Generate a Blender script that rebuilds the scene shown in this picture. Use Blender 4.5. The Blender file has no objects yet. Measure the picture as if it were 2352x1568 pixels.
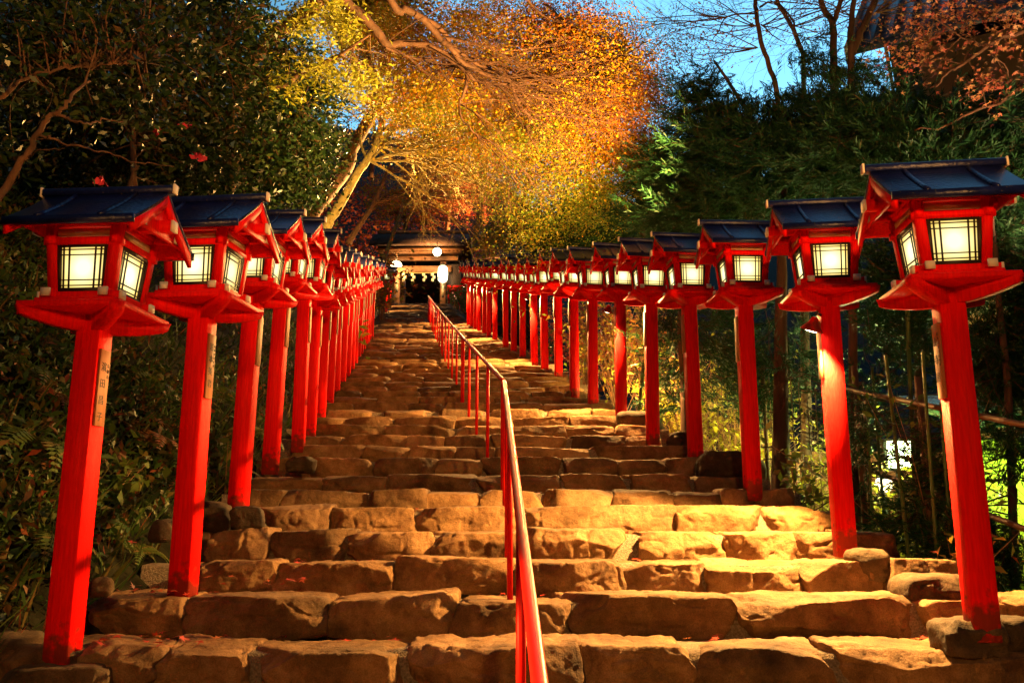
import bpy, bmesh, math, random
import numpy as np
from mathutils import Vector, Matrix
rad = math.radians
SC = bpy.context.scene
COL = SC.collection
ZC = 1.0                      # eye height above the lowest pavement

# ------------------------------------------------------------------ camera
FPX, CU, CV = 1960.0, 1176.0, 784.0
PITCH = rad(10.93)
cd = bpy.data.cameras.new('camera'); cam = bpy.data.objects.new('camera', cd); COL.objects.link(cam)
cam.location = (0, 0, ZC); cam.rotation_euler = (rad(90) + PITCH, 0, 0)
cd.sensor_width = 36; cd.lens = 30.0; cd.clip_start = 0.05; cd.clip_end = 1000
SC.camera = cam

# ------------------------------------------------------------------ view, world, lamps
SC.view_settings.view_transform = 'Standard'; SC.view_settings.look = 'None'
SC.view_settings.exposure = 0.0; SC.view_settings.gamma = 1.0
SC.cycles.use_denoising = True
SC.cycles.max_bounces = 5; SC.cycles.diffuse_bounces = 3; SC.cycles.glossy_bounces = 2
SC.cycles.transmission_bounces = 3; SC.cycles.transparent_max_bounces = 4
SC.cycles.caustics_reflective = False; SC.cycles.caustics_refractive = False
SC.cycles.sample_clamp_indirect = 4.0

W = bpy.data.worlds.new('World'); SC.world = W; W.use_nodes = True
nt = W.node_tree; nt.nodes.clear()
SKY_E, SKY_R = rad(2.0), rad(200)
sk = nt.nodes.new('ShaderNodeTexSky'); sk.sky_type = 'NISHITA'; sk.sun_disc = False
sk.sun_elevation = SKY_E; sk.sun_rotation = SKY_R; sk.ozone_density = 3.0
tint = nt.nodes.new('ShaderNodeMix'); tint.data_type = 'RGBA'; tint.blend_type = 'MULTIPLY'; tint.inputs[0].default_value = 1
tint.inputs[7].default_value = (1.55, 1.80, 1.45, 1)
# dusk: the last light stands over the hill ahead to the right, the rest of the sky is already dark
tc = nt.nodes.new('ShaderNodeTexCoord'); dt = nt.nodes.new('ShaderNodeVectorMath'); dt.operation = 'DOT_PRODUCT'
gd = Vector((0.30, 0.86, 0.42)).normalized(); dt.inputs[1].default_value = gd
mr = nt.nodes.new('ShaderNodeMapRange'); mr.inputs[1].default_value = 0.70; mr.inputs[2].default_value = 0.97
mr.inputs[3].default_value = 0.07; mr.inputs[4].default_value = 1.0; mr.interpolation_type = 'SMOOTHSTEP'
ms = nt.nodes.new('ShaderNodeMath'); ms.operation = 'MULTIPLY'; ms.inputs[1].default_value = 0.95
bg = nt.nodes.new('ShaderNodeBackground'); wo = nt.nodes.new('ShaderNodeOutputWorld')
nt.links.new(sk.outputs[0], tint.inputs[6]); nt.links.new(tint.outputs[2], bg.inputs[0])
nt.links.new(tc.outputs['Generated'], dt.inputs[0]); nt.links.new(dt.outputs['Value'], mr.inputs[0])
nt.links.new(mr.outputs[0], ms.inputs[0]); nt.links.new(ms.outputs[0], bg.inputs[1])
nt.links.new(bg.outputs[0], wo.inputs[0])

def lamp(name, kind, loc, power, col, size=0.05, aim=None, cone=None, blend=0.2):
    d = bpy.data.lights.new(name, kind); d.energy = power; d.color = col
    d.shadow_soft_size = size
    if cone: d.spot_size = rad(cone); d.spot_blend = blend
    o = bpy.data.objects.new(name, d); COL.objects.link(o); o.location = loc
    if aim is not None:
        o.rotation_euler = Vector(aim).to_track_quat('-Z', 'Y').to_euler()
    return o
# street lamp on the road behind the camera, floodlights in the planting, an added fill above the hall, light in the yard and at the gate
lamp('street_lamp_light', 'SPOT', (2.9, -1.6, ZC + 2.3), 2500, (1.0, 0.46, 0.11), 0.12, (-.36, .92, .36), 76, .7)
lamp('road_lamp_light', 'POINT', (.6, -2.4, ZC + 1.9), 520, (1.0, 0.46, 0.11), 0.12)
lamp('maple_floodlight', 'SPOT', (1.75, 8.4, ZC + 3.1), 5400, (1.0, 0.58, 0.15), 0.12, (-3.5, 2.9, 4.0), 92, 0.5)
lamp('slope_floodlight', 'SPOT', (-1.9, 18.0, ZC + 5.9), 4200, (1.0, 0.58, 0.16), 0.12, (-0.15, -0.5, 0.8), 150, 0.4)
lamp('hill_fill_light', 'SPOT', (0.4, 52.0, ZC + 16.8), 13000, (1.0, 0.50, 0.14), 0.15, (0.05, 0.8, 0.6), 165, 0.3)  # fill put in over the hall roof to brighten the hill trees, no fixture
lamp('slope_lamp', 'SPOT', (4.3, 5.6, ZC + 1.7), 520, (1.0, 0.62, 0.3), 0.1, (.10, .42, .9), 110, .5)

# ------------------------------------------------------------------ helpers
def P(u, v, Y):
    """place seen at (u,v) of the photograph, Y metres ahead"""
    th = PITCH - math.atan((v - CV) / FPX)
    z = Y * math.tan(th); D = Y * math.cos(PITCH) + z * math.sin(PITCH)
    return Vector(((u - CU) / FPX * D, Y, ZC + z))

def pw(x, pts):
    return float(np.interp(x, [p[0] for p in pts], [p[1] for p in pts]))
XL = [(-5, -2.0), (4, -2.0), (4.7, -1.85), (6, -1.9), (8.3, -2.08), (22.3, -3.78), (38, -5.6), (46, -6.4)]
XR = [(-5, 2.3), (2, 2.2), (4, 2.11), (5.3, 2.02), (6.7, 1.86), (7.9, 1.68), (8.8, 1.45), (10.2, 1.31), (11.2, 1.07), (12.2, .9), (14, .77), (24.5, -.98), (26.8, -1.4), (40, -3.2), (46, -3.7)]
ZN = [(-6, -2.9), (0, -1.66), (9, .77), (14, 2.14), (24.5, 5.1), (38, 9.0), (40, 9.68), (46, 9.72)]
def zn(y): return pw(y, ZN) + ZC

def hashn(ix, iy, iz, s):
    h = (ix * 374761393 + iy * 668265263 + iz * 2147483647 + s * 1274126177) & 0xffffffff
    h = ((h ^ (h >> 13)) * 1274126177) & 0xffffffff
    h = h ^ (h >> 16)
    return (h & 0xffff) / 32767.5 - 1.0
def vnoise(p, s=0):
    p = np.asarray(p, dtype=np.float64); i = np.floor(p).astype(np.int64); f = p - i
    f = f * f * (3 - 2 * f); r = 0
    for dx in (0, 1):
        wx = f[:, 0] if dx else 1 - f[:, 0]
        for dy in (0, 1):
            wy = f[:, 1] if dy else 1 - f[:, 1]
            for dz in (0, 1):
                wz = f[:, 2] if dz else 1 - f[:, 2]
                r = r + wx * wy * wz * hashn(i[:, 0] + dx, i[:, 1] + dy, i[:, 2] + dz, s)
    return r
def fbm(p, s=0, o=3):
    r = 0; a = 1.0; q = np.array(p, dtype=np.float64)
    for k in range(o):
        r = r + a * vnoise(q, s + k * 17); q = q * 2.1 + 3.7; a *= 0.5
    return r

def mesh_np(name, V, faces, smooth=False):
    """faces: list of (n,k) index arrays"""
    me = bpy.data.meshes.new(name)
    V = np.asarray(V, dtype=np.float32); faces = [np.asarray(f, dtype=np.int32) for f in faces if len(f)]
    loops = np.concatenate([f.ravel() for f in faces]); tot = np.concatenate([np.full(len(f), f.shape[1], np.int32) for f in faces])
    st = np.concatenate([[0], np.cumsum(tot)[:-1]]).astype(np.int32)
    me.vertices.add(len(V)); me.vertices.foreach_set('co', V.ravel())
    me.loops.add(len(loops)); me.loops.foreach_set('vertex_index', loops)
    me.polygons.add(len(tot)); me.polygons.foreach_set('loop_start', st); me.polygons.foreach_set('loop_total', tot)
    if smooth: me.polygons.foreach_set('use_smooth', np.ones(len(tot), bool))
    me.update(calc_edges=True)
    return me

class MB:
    """collects boxes, tubes, prisms for ONE mesh"""
    def __init__(s): s.V = []; s.F = {}; s.n = 0
    def add(s, V, F):
        V = np.asarray(V, float); s.V.append(V)
        for f in F:
            s.F.setdefault(len(f), []).append([i + s.n for i in f])
        s.n += len(V); return s
    def addnp(s, V, F):
        V = np.asarray(V, float); s.V.append(V); F = np.asarray(F)
        s.F.setdefault(F.shape[1], []).extend((F + s.n).tolist()); s.n += len(V); return s
    def box(s, c, d, M=None, taper=None, bev=0.0):
        hx, hy, hz = d[0] / 2, d[1] / 2, d[2] / 2
        V = []
        if bev > 0:
            b = min(bev, hx * .45, hy * .45, hz * .45)
            for sx in (-1, 1):
                for sy in (-1, 1):
                    for sz in (-1, 1):
                        V += [(sx * (hx - b), sy * (hy - b), sz * hz), (sx * (hx - b), sy * hy, sz * (hz - b)), (sx * hx, sy * (hy - b), sz * (hz - b))]
            def I(sx, sy, sz, k): return ((sx > 0) * 4 + (sy > 0) * 2 + (sz > 0)) * 3 + k
            F = []
            for sg in (-1, 1):
                F.append([I(-1, -1, sg, 0), I(1, -1, sg, 0), I(1, 1, sg, 0), I(-1, 1, sg, 0)][::sg])
                F.append([I(-1, sg, -1, 1), I(1, sg, -1, 1), I(1, sg, 1, 1), I(-1, sg, 1, 1)][::-sg])
                F.append([I(sg, -1, -1, 2), I(sg, 1, -1, 2), I(sg, 1, 1, 2), I(sg, -1, 1, 2)][::sg])
            for a in (-1, 1):
                for b2 in (-1, 1):
                    F.append([I(-1, a, b2, 0), I(1, a, b2, 0), I(1, a, b2, 1), I(-1, a, b2, 1)][::a * b2])
                    F.append([I(a, -1, b2, 0), I(a, 1, b2, 0), I(a, 1, b2, 2), I(a, -1, b2, 2)][::-a * b2])
                    F.append([I(a, b2, -1, 1), I(a, b2, 1, 1), I(a, b2, 1, 2), I(a, b2, -1, 2)][::a * b2])
            for a in (-1, 1):
                for b2 in (-1, 1):
                    for c2 in (-1, 1):
                        F.append([I(a, b2, c2, 0), I(a, b2, c2, 1), I(a, b2, c2, 2)][::-a * b2 * c2])
        else:
            V = [(x * hx, y * hy, z * hz) for x in (-1, 1) for y in (-1, 1) for z in (-1, 1)]
            F = [(0, 1, 3, 2), (4, 6, 7, 5), (0, 4, 5, 1), (2, 3, 7, 6), (0, 2, 6, 4), (1, 5, 7, 3)]
        V = np.array(V)
        if taper:                                     # scale of x,y at the top against the bottom
            t = (V[:, 2] + hz) / d[2]; k = 1 + (taper - 1) * t; V[:, 0] *= k; V[:, 1] *= k
        if M is not None: V = V @ np.array(M.to_3x3()).T
        return s.add(V + np.array(c), F)
    def beam(s, a, b, w, h, up=(0, 0, 1), bev=0.0):
        a = Vector(a); b = Vector(b); d = (b - a); L = d.length; d.normalize()
        u = Vector(up); x = d.cross(u)
        if x.length < 1e-4: x = d.cross(Vector((0, 1, 0)))
        x.normalize(); z = x.cross(d)
        M = Matrix((x, d, z)).transposed()
        return s.box((a + b) / 2, (w, L, h), M, bev=bev)
    def tube(s, pts, r, n=8, cap=True):
        V, F = tube_np(pts, r, n)
        k = s.n; s.addnp(V, F)
        if cap:
            m = len(pts)
            s.F.setdefault(n, []).append([k + i for i in range(n)][::-1]); s.F[n].append([k + (m - 1) * n + i for i in range(n)])
        return s
    def lathe(s, prof, c, n=16):
        V = []; F = []
        for (r, z) in prof:
            for i in range(n):
                a = 2 * math.pi * i / n; V.append((c[0] + r * math.cos(a), c[1] + r * math.sin(a), c[2] + z))
        for j in range(len(prof) - 1):
            for i in range(n):
                F.append((j * n + i, j * n + (i + 1) % n, (j + 1) * n + (i + 1) % n, (j + 1) * n + i))
        return s.add(V, F)
    def prism(s, poly, a, b):
        """poly: list of (p,q); extruded between origin frames a(p,q) and b(p,q)"""
        n = len(poly); V = [a(*p) for p in poly] + [b(*p) for p in poly]
        F = [list(range(n))[::-1], [n + i for i in range(n)]] + [(i, (i + 1) % n, n + (i + 1) % n, n + i) for i in range(n)]
        return s.add(V, F)
    def mesh(s, name, smooth=False):
        return mesh_np(name, np.concatenate(s.V), [np.array(f) for f in s.F.values()], smooth)

def tube_np(pts, r, n=6):
    pts = np.asarray([tuple(p) for p in pts], float); m = len(pts)
    r = np.full(m, r, float) if np.isscalar(r) else np.asarray(r, float)
    t = np.gradient(pts, axis=0); t /= np.linalg.norm(t, axis=1, keepdims=True) + 1e-9
    ref = np.array([0, 0, 1.0]) if abs(t[0, 2]) < .9 else np.array([0, 1.0, 0])
    x = np.cross(t, ref); x /= np.linalg.norm(x, axis=1, keepdims=True) + 1e-9
    for i in range(1, m):
        if x[i] @ x[i - 1] < 0: x[i] *= -1
    y = np.cross(t, x)
    a = np.arange(n) * 2 * math.pi / n
    V = pts[:, None, :] + r[:, None, None] * (np.cos(a)[None, :, None] * x[:, None, :] + np.sin(a)[None, :, None] * y[:, None, :])
    idx = np.arange(m * n).reshape(m, n); nx = np.roll(idx, -1, axis=1)
    F = np.stack([idx[:-1], nx[:-1], nx[1:], idx[1:]], -1).reshape(-1, 4)
    return V.reshape(-1, 3), F

def smooth_path(pts, k=4, jit=0.0, rng=None):
    p = np.asarray([tuple(q) for q in pts], float)
    if len(p) < 3:
        q = np.linspace(0, 1, k * 2 + 1)[:, None] * (p[-1] - p[0]) + p[0]
    else:
        pp = np.vstack([2 * p[0] - p[1], p, 2 * p[-1] - p[-2]]); out = []
        for i in range(1, len(pp) - 2):
            for t in np.linspace(0, 1, k, endpoint=False):
                a, b, c, d = pp[i - 1:i + 3]
                out.append(.5 * (2 * b + (c - a) * t + (2 * a - 5 * b + 4 * c - d) * t * t + (3 * b - a - 3 * c + d) * t ** 3))
        out.append(p[-1]); q = np.array(out)
    if jit and rng is not None:
        q[1:-1] += rng.normal(0, jit, q[1:-1].shape)
    return q

def link(name, me, mat=None, parent=None, loc=None):
    o = bpy.data.objects.new(name, me); COL.objects.link(o)
    if mat is not None and me is not None and not me.materials: me.materials.append(mat)
    if parent is not None: o.parent = parent
    if loc is not None: o.location = loc
    return o
def tag(o, label, cat, group=None, kind=None):
    o['label'] = label; o['category'] = cat
    if group: o['group'] = group
    if kind: o['kind'] = kind
    return o
def thing(name, label, cat, loc=(0, 0, 0), rz=0.0, group=None):
    o = bpy.data.objects.new(name, None); COL.objects.link(o); o.empty_display_size = .1
    o.location = loc; o.rotation_euler = (0, 0, rz)
    return tag(o, label, cat, group)
def struct(name, me, mat):
    o = link(name, me, mat); o['kind'] = 'structure'; return o
def copy_tree(o, parent=None):
    c = o.copy(); COL.objects.link(c)
    if parent is not None: c.parent = parent
    for ch in list(o.children): copy_tree(ch, c)
    return c

# ------------------------------------------------------------------ materials
def mat(name):
    m = bpy.data.materials.new(name); m.use_nodes = True; t = m.node_tree
    return m, t, t.nodes['Principled BSDF'], t.nodes['Material Output']
def N(t, kind, **kw):
    n = t.nodes.new(kind)
    for k, v in kw.items(): setattr(n, k, v)
    return n
def ramp(t, stops, fac):
    n = t.nodes.new('ShaderNodeValToRGB'); e = n.color_ramp.elements
    while len(e) < len(stops): e.new(0.5)
    for i, (p, c) in enumerate(stops): e[i].position = p; e[i].color = (*c, 1)
    t.links.new(fac, n.inputs[0]); return n.outputs[0]
def plain(name, col, rough=.5, metal=0.0, var=0.0, scale=20, bump=0.0, bscale=60, stretch=None, spec=.5, specks=False, foot=False):
    m, t, b, o = mat(name)
    b.inputs['Base Color'].default_value = (*col, 1); b.inputs['Roughness'].default_value = rough; b.inputs['Metallic'].default_value = metal
    b.inputs['Specular IOR Level'].default_value = spec
    tcn = N(t, 'ShaderNodeTexCoord'); src = tcn.outputs['Object']
    if stretch:
        mp = N(t, 'ShaderNodeMapping'); mp.inputs['Scale'].default_value = stretch; t.links.new(src, mp.inputs[0]); src = mp.outputs[0]
    if var:
        n = N(t, 'ShaderNodeTexNoise'); n.inputs['Scale'].default_value = scale; n.inputs['Detail'].default_value = 5; t.links.new(src, n.inputs[0])
        lo = tuple(c * (1 - var) for c in col); hi = tuple(min(1, c * (1 + var)) for c in col)
        cc = ramp(t, [(.3, lo), (.7, hi)], n.outputs[0])
        def over(cc, fac, c2):
            mx = N(t, 'ShaderNodeMix', data_type='RGBA'); t.links.new(fac, mx.inputs[0]); t.links.new(cc, mx.inputs[6]); mx.inputs[7].default_value = (*c2, 1); return mx.outputs[2]
        if specks:                                     # dust and grit lying on the sheet
            n5 = N(t, 'ShaderNodeTexNoise'); n5.inputs['Scale'].default_value = 120; n5.inputs['Detail'].default_value = 1; t.links.new(tcn.outputs['Object'], n5.inputs[0])
            cc = over(cc, ramp(t, [(.72, (0, 0, 0)), (.78, (.6, .6, .6))], n5.outputs[0]), (.22, .19, .17))
        if foot:                                       # worn spots, and splashed earth round the foot of each post
            n5 = N(t, 'ShaderNodeTexNoise'); n5.inputs['Scale'].default_value = 16; n5.inputs['Detail'].default_value = 6; n5.inputs['Roughness'].default_value = .7; t.links.new(src, n5.inputs[0])
            cc = over(cc, ramp(t, [(.66, (0, 0, 0)), (.72, (.55, .55, .55))], n5.outputs[0]), (.30, .012, .008))
            sx = N(t, 'ShaderNodeSeparateXYZ'); t.links.new(tcn.outputs['Object'], sx.inputs[0])
            mr_ = N(t, 'ShaderNodeMapRange'); mr_.inputs[1].default_value = .0; mr_.inputs[2].default_value = .22; mr_.inputs[3].default_value = .42; mr_.inputs[4].default_value = -.12; t.links.new(sx.outputs[2], mr_.inputs[0])
            n6 = N(t, 'ShaderNodeTexNoise'); n6.inputs['Scale'].default_value = 22; n6.inputs['Detail'].default_value = 5; t.links.new(tcn.outputs['Object'], n6.inputs[0])
            ad_ = N(t, 'ShaderNodeMath', operation='ADD'); t.links.new(n6.outputs[0], ad_.inputs[0]); t.links.new(mr_.outputs[0], ad_.inputs[1])
            cc = over(cc, ramp(t, [(.62, (0, 0, 0)), (.85, (.8, .8, .8))], ad_.outputs[0]), (.10, .03, .018))
        t.links.new(cc, b.inputs['Base Color'])
    if bump:
        n = N(t, 'ShaderNodeTexNoise'); n.inputs['Scale'].default_value = bscale; n.inputs['Detail'].default_value = 6; t.links.new(src, n.inputs[0])
        bp = N(t, 'ShaderNodeBump'); bp.inputs['Strength'].default_value = bump; bp.inputs['Distance'].default_value = .02
        t.links.new(n.outputs[0], bp.inputs['Height']); t.links.new(bp.outputs[0], b.inputs['Normal'])
    return m
def emit(name, col, s):
    m, t, b, o = mat(name); t.nodes.remove(b)
    e = N(t, 'ShaderNodeEmission'); e.inputs[0].default_value = (*col, 1); e.inputs[1].default_value = s
    t.links.new(e.outputs[0], o.inputs[0]); return m
def leafmat(name, stops, trans=.35, rough=.45, spec=.4, tcol=None):
    m, t, b, o = mat(name)
    g = N(t, 'ShaderNodeNewGeometry'); c = ramp(t, stops, g.outputs['Random Per Island'])
    t.links.new(c, b.inputs['Base Color']); b.inputs['Roughness'].default_value = rough; b.inputs['Specular IOR Level'].default_value = spec
    tr = N(t, 'ShaderNodeBsdfTranslucent'); t.links.new(c, tr.inputs[0])
    mx = N(t, 'ShaderNodeMixShader'); mx.inputs[0].default_value = trans
    t.links.new(b.outputs[0], mx.inputs[1]); t.links.new(tr.outputs[0], mx.inputs[2]); t.links.new(mx.outputs[0], o.inputs[0])
    return m
def rockmat(name, a, b_, c, spec=.3):
    m, t, b, o = mat(name)
    tcn = N(t, 'ShaderNodeTexCoord'); oi = N(t, 'ShaderNodeObjectInfo'); ad = N(t, 'ShaderNodeVectorMath', operation='ADD')
    t.links.new(tcn.outputs['Object'], ad.inputs[0]); sc = N(t, 'ShaderNodeVectorMath', operation='SCALE'); sc.inputs['Scale'].default_value = 30
    cx = N(t, 'ShaderNodeCombineXYZ'); t.links.new(oi.outputs['Random'], cx.inputs[0]); t.links.new(oi.outputs['Random'], cx.inputs[2])
    t.links.new(cx.outputs[0], sc.inputs[0]); t.links.new(sc.outputs[0], ad.inputs[1])
    n1 = N(t, 'ShaderNodeTexNoise'); n1.inputs['Scale'].default_value = 5; n1.inputs['Detail'].default_value = 8; n1.inputs['Roughness'].default_value = .65
    t.links.new(ad.outputs[0], n1.inputs[0])
    col = ramp(t, [(.30, a), (.5, b_), (.72, c)], n1.outputs[0])
    n3 = N(t, 'ShaderNodeTexNoise'); n3.inputs['Scale'].default_value = 170; n3.inputs['Detail'].default_value = 6; t.links.new(ad.outputs[0], n3.inputs[0])
    sp = ramp(t, [(.32, (.70, .68, .66)), (.62, (1.12, 1.1, 1.08))], n3.outputs[0])
    mx = N(t, 'ShaderNodeMix', data_type='RGBA', blend_type='MULTIPLY'); mx.inputs[0].default_value = 1
    t.links.new(col, mx.inputs[6]); t.links.new(sp, mx.inputs[7])
    rr = ramp(t, [(0, (.62, .6, .6)), (1, (1.2, 1.15, 1.05))], oi.outputs['Random'])
    mx2 = N(t, 'ShaderNodeMix', data_type='RGBA', blend_type='MULTIPLY'); mx2.inputs[0].default_value = 1
    t.links.new(mx.outputs[2], mx2.inputs[6]); t.links.new(rr, mx2.inputs[7])
    n7 = N(t, 'ShaderNodeTexNoise'); n7.inputs['Scale'].default_value = 2.3; n7.inputs['Detail'].default_value = 7; n7.inputs['Roughness'].default_value = .7; t.links.new(ad.outputs[0], n7.inputs[0])
    mx3 = N(t, 'ShaderNodeMix', data_type='RGBA', blend_type='MULTIPLY'); mx3.inputs[0].default_value = 1
    t.links.new(mx2.outputs[2], mx3.inputs[6]); t.links.new(ramp(t, [(.40, (1, 1, 1)), (.52, (.72, .70, .62)), (.64, (.42, .42, .34))], n7.outputs[0]), mx3.inputs[7]); mx2 = mx3
    t.links.new(mx2.outputs[2], b.inputs['Base Color']); b.inputs['Roughness'].default_value = .8; b.inputs['Specular IOR Level'].default_value = spec
    n2 = N(t, 'ShaderNodeTexNoise'); n2.inputs['Scale'].default_value = 28; n2.inputs['Detail'].default_value = 10; n2.inputs['Roughness'].default_value = .7
    t.links.new(ad.outputs[0], n2.inputs[0])
    vo = N(t, 'ShaderNodeTexVoronoi', feature='DISTANCE_TO_EDGE'); vo.inputs['Scale'].default_value = 4.2; t.links.new(n1.outputs['Color'], vo.inputs[0])
    bp = N(t, 'ShaderNodeBump'); bp.inputs['Strength'].default_value = .8; bp.inputs['Distance'].default_value = .022
    t.links.new(n2.outputs[0], bp.inputs['Height']); t.links.new(bp.outputs[0], b.inputs['Normal'])
    return m

M = {}
M['red'] = plain('vermilion_paint', (.86, .005, .004), .45, var=.14, scale=9, bump=.35, bscale=40, stretch=(9, 9, .7), spec=.07, foot=True)
M['redpipe'] = plain('red_pipe_paint', (.70, .008, .006), .40, metal=0, var=.2, scale=14, spec=.14)
M['roof'] = plain('dark_sheet_roof', (.005, .009, .085), .34, metal=.15, var=.5, scale=7, bump=.3, bscale=50, specks=True)
M['white'] = plain('white_end_paint', (.80, .68, .62), .6, var=.08)
M['cream'] = plain('pale_bare_wood', (.72, .42, .24), .6, var=.2, scale=10, stretch=(1, 1, 8))
M['lattice'] = plain('dark_lattice_wood', (.022, .014, .010), .55)
M['plaque'] = plain('plaque_wood', (.31, .105, .035), .6, var=.25, scale=8, stretch=(6, 6, .6))
M['ink'] = plain('black_ink', (.012, .008, .008), .7)
M['stone'] = rockmat('step_stone', (.13, .068, .032), (.31, .180, .085), (.47, .30, .155))
M['boulder'] = rockmat('boulder_stone', (.04, .028, .018), (.11, .075, .045), (.19, .13, .08))
M['gravel'] = plain('sandy_gravel', (.24, .18, .12), .9, var=.5, scale=90, bump=1.0, bscale=140)
M['soil'] = plain('dark_soil', (.014, .014, .006), .95, var=.8, scale=6, bump=1.0, bscale=16, spec=.1)
M['iron'] = plain('dark_metal', (.03, .03, .03), .45, metal=.6)

# warm paper: a bulb behind it, so the middle of each sheet glows hardest
m, t, b, o = mat('lit_paper'); t.nodes.remove(b)
tcn = N(t, 'ShaderNodeTexCoord'); ln = N(t, 'ShaderNodeVectorMath', operation='LENGTH'); t.links.new(tcn.outputs['Object'], ln.inputs[0])
mrn = N(t, 'ShaderNodeMapRange'); mrn.inputs[1].default_value = .03; mrn.inputs[2].default_value = .16; mrn.inputs[3].default_value = 1; mrn.inputs[4].default_value = 0
t.links.new(ln.outputs['Value'], mrn.inputs[0])
cr = ramp(t, [(0, (1.0, .54, .07)), (.40, (1.0, .72, .18)), (.8, (1.0, .84, .38)), (1, (1.0, .90, .52))], mrn.outputs[0])
e = N(t, 'ShaderNodeEmission'); t.links.new(cr, e.inputs[0])
st = N(t, 'ShaderNodeMapRange'); st.inputs[3].default_value = .80; st.inputs[4].default_value = 1.75; t.links.new(mrn.outputs[0], st.inputs[0])
oi = N(t, 'ShaderNodeObjectInfo'); vr = N(t, 'ShaderNodeMapRange'); vr.inputs[3].default_value = .82; vr.inputs[4].default_value = 1.12; t.links.new(oi.outputs['Random'], vr.inputs[0])
mu = N(t, 'ShaderNodeMath', operation='MULTIPLY'); t.links.new(st.outputs[0], mu.inputs[0]); t.links.new(vr.outputs[0], mu.inputs[1]); t.links.new(mu.outputs[0], e.inputs[1]); t.links.new(e.outputs[0], o.inputs[0]); M['paper'] = m
M['bulb'] = emit('lamp_glass', (1.0, .80, .48), 14)
M['bulbsoft'] = emit('lit_lamp_glass', (1.0, .86, .50), 6)

# ------------------------------------------------------------------ staircase
_cube = {}
def cube_grid(nx, ny, nz):
    k = (nx, ny, nz)
    if k in _cube: return _cube[k]
    idx = {}; V = []; F = []
    def vid(i, j, l):
        q = (i, j, l)
        if q not in idx: idx[q] = len(V); V.append((2 * i / nx - 1, 2 * j / ny - 1, 2 * l / nz - 1))
        return idx[q]
    for j in range(ny):
        for l in range(nz):
            F.append((vid(0, j, l), vid(0, j, l + 1), vid(0, j + 1, l + 1), vid(0, j + 1, l)))
            F.append((vid(nx, j, l), vid(nx, j + 1, l), vid(nx, j + 1, l + 1), vid(nx, j, l + 1)))
    for i in range(nx):
        for l in range(nz):
            F.append((vid(i, 0, l), vid(i + 1, 0, l), vid(i + 1, 0, l + 1), vid(i, 0, l + 1)))
            F.append((vid(i, ny, l), vid(i, ny, l + 1), vid(i + 1, ny, l + 1), vid(i + 1, ny, l)))
    for i in range(nx):
        for j in range(ny):
            F.append((vid(i, j, 0), vid(i, j + 1, 0), vid(i + 1, j + 1, 0), vid(i + 1, j, 0)))
            F.append((vid(i, j, nz), vid(i + 1, j, nz), vid(i + 1, j + 1, nz), vid(i, j + 1, nz)))
    _cube[k] = (np.array(V), np.array(F)); return _cube[k]

def stone_mesh(w, d, h, seed, res=1, round_=None, rough=1.0):
    """one split stone: superellipsoid block, random chips, layered noise; origin at its middle"""
    rng = np.random.default_rng(seed)
    q = {3: 72, 2: 40, 1: 20, 0: 8}[res]
    nx = max(4, int(q * w)); ny = max(3, int(q * d)); nz = max(3, int(q * h * 1.6))
    V, F = cube_grid(nx, ny, nz); V = V.copy()
    k = round_ or rng.uniform(10, 22)
    r = (np.abs(V) ** k).sum(1) ** (1 / k); V = V / r[:, None]
    hd = np.array([w, d, h]) / 2; p = V * hd
    p[:, 0] += p[:, 2] * rng.normal(0, .22) * min(1, w / h * .5); p[:, 1] += -p[:, 2] * rng.uniform(-.12, .22)
    p[:, 2] *= 1 + p[:, 0] / w * rng.normal(0, .14)
    for c in range(rng.integers(7, 13)):            # chips along the visible edges
        n = np.array([rng.normal(0, .42), -abs(rng.normal(.8, .5)), rng.normal(.35, .6)]); n /= np.linalg.norm(n)
        sup = (np.abs(n) * hd).sum(); lim = sup * rng.uniform(.66, .92)
        ex = np.maximum(0, p @ n - lim); p -= ex[:, None] * n * .97
    out = p / np.linalg.norm(p / hd, axis=1, keepdims=True); nn = V / np.linalg.norm(V, axis=1, keepdims=True)
    off = seed * 1.37 % 97
    amp = (.013 * vnoise(p * 4 + off, seed) + .008 * vnoise(p * 12 + off, seed + 5))
    if res >= 2:
        rg = 1 - np.abs(vnoise(p * 9 + off, seed + 9)); amp = amp - .018 * np.maximum(0, rg - .86) / .14 - .010 * np.clip(vnoise(p * [5, 5, 9] + off, seed + 21) * 9 - 1.5, 0, 1)
        amp = amp + .006 * vnoise(p * 30 + off, seed + 2)
    if res >= 3: amp = amp + .005 * vnoise(p * 62 + off, seed + 3)
    fl = np.where(nn[:, 2] > .8, .5, 1.0)
    p += nn * (amp * rough * fl)[:, None]
    return mesh_np('stone', p, [F], smooth=True)

EDGE = [3.9, 4.46, 5.015, 5.585, 6.15, 6.6, 7.12, 7.76, 8.3, 8.86, 9.43]
while EDGE[-1] < 39.4: EDGE.append(EDGE[-1] + .545)
PRE = [2.2, 2.77, 3.34]
ROWS = PRE + EDGE
JOINTS = {0: [-220, -20, 180, 357, 560, 940, 1340, 1610, 1935, 2400, 2600], 1: [195, 422, 750, 1042, 1302, 1710, 2130, 2320, 2480],
          2: [445, 627, 903, 1180, 1438, 1632, 1850, 2035, 2215], 3: [365, 475, 608, 795, 990, 1190, 1440, 1670, 1825, 1950, 2060],
          4: [575, 752, 950, 1190, 1556, 1763, 1915], 5: [555, 638, 842, 980, 1100, 1247, 1405, 1552, 1660, 1740, 1830],
          6: [560, 740, 885, 1092, 1300, 1440, 1600, 1760], 7: [600, 705, 860, 1000, 1105, 1290, 1420, 1530, 1640, 1760]}
stair = thing('stone_staircase', 'long flight of rough split-stone steps climbing between the red lantern rows', 'stairs', (0, 3.9, zn(3.9)))
S0 = Vector(stair.location)
rr = random.Random(5)
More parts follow.
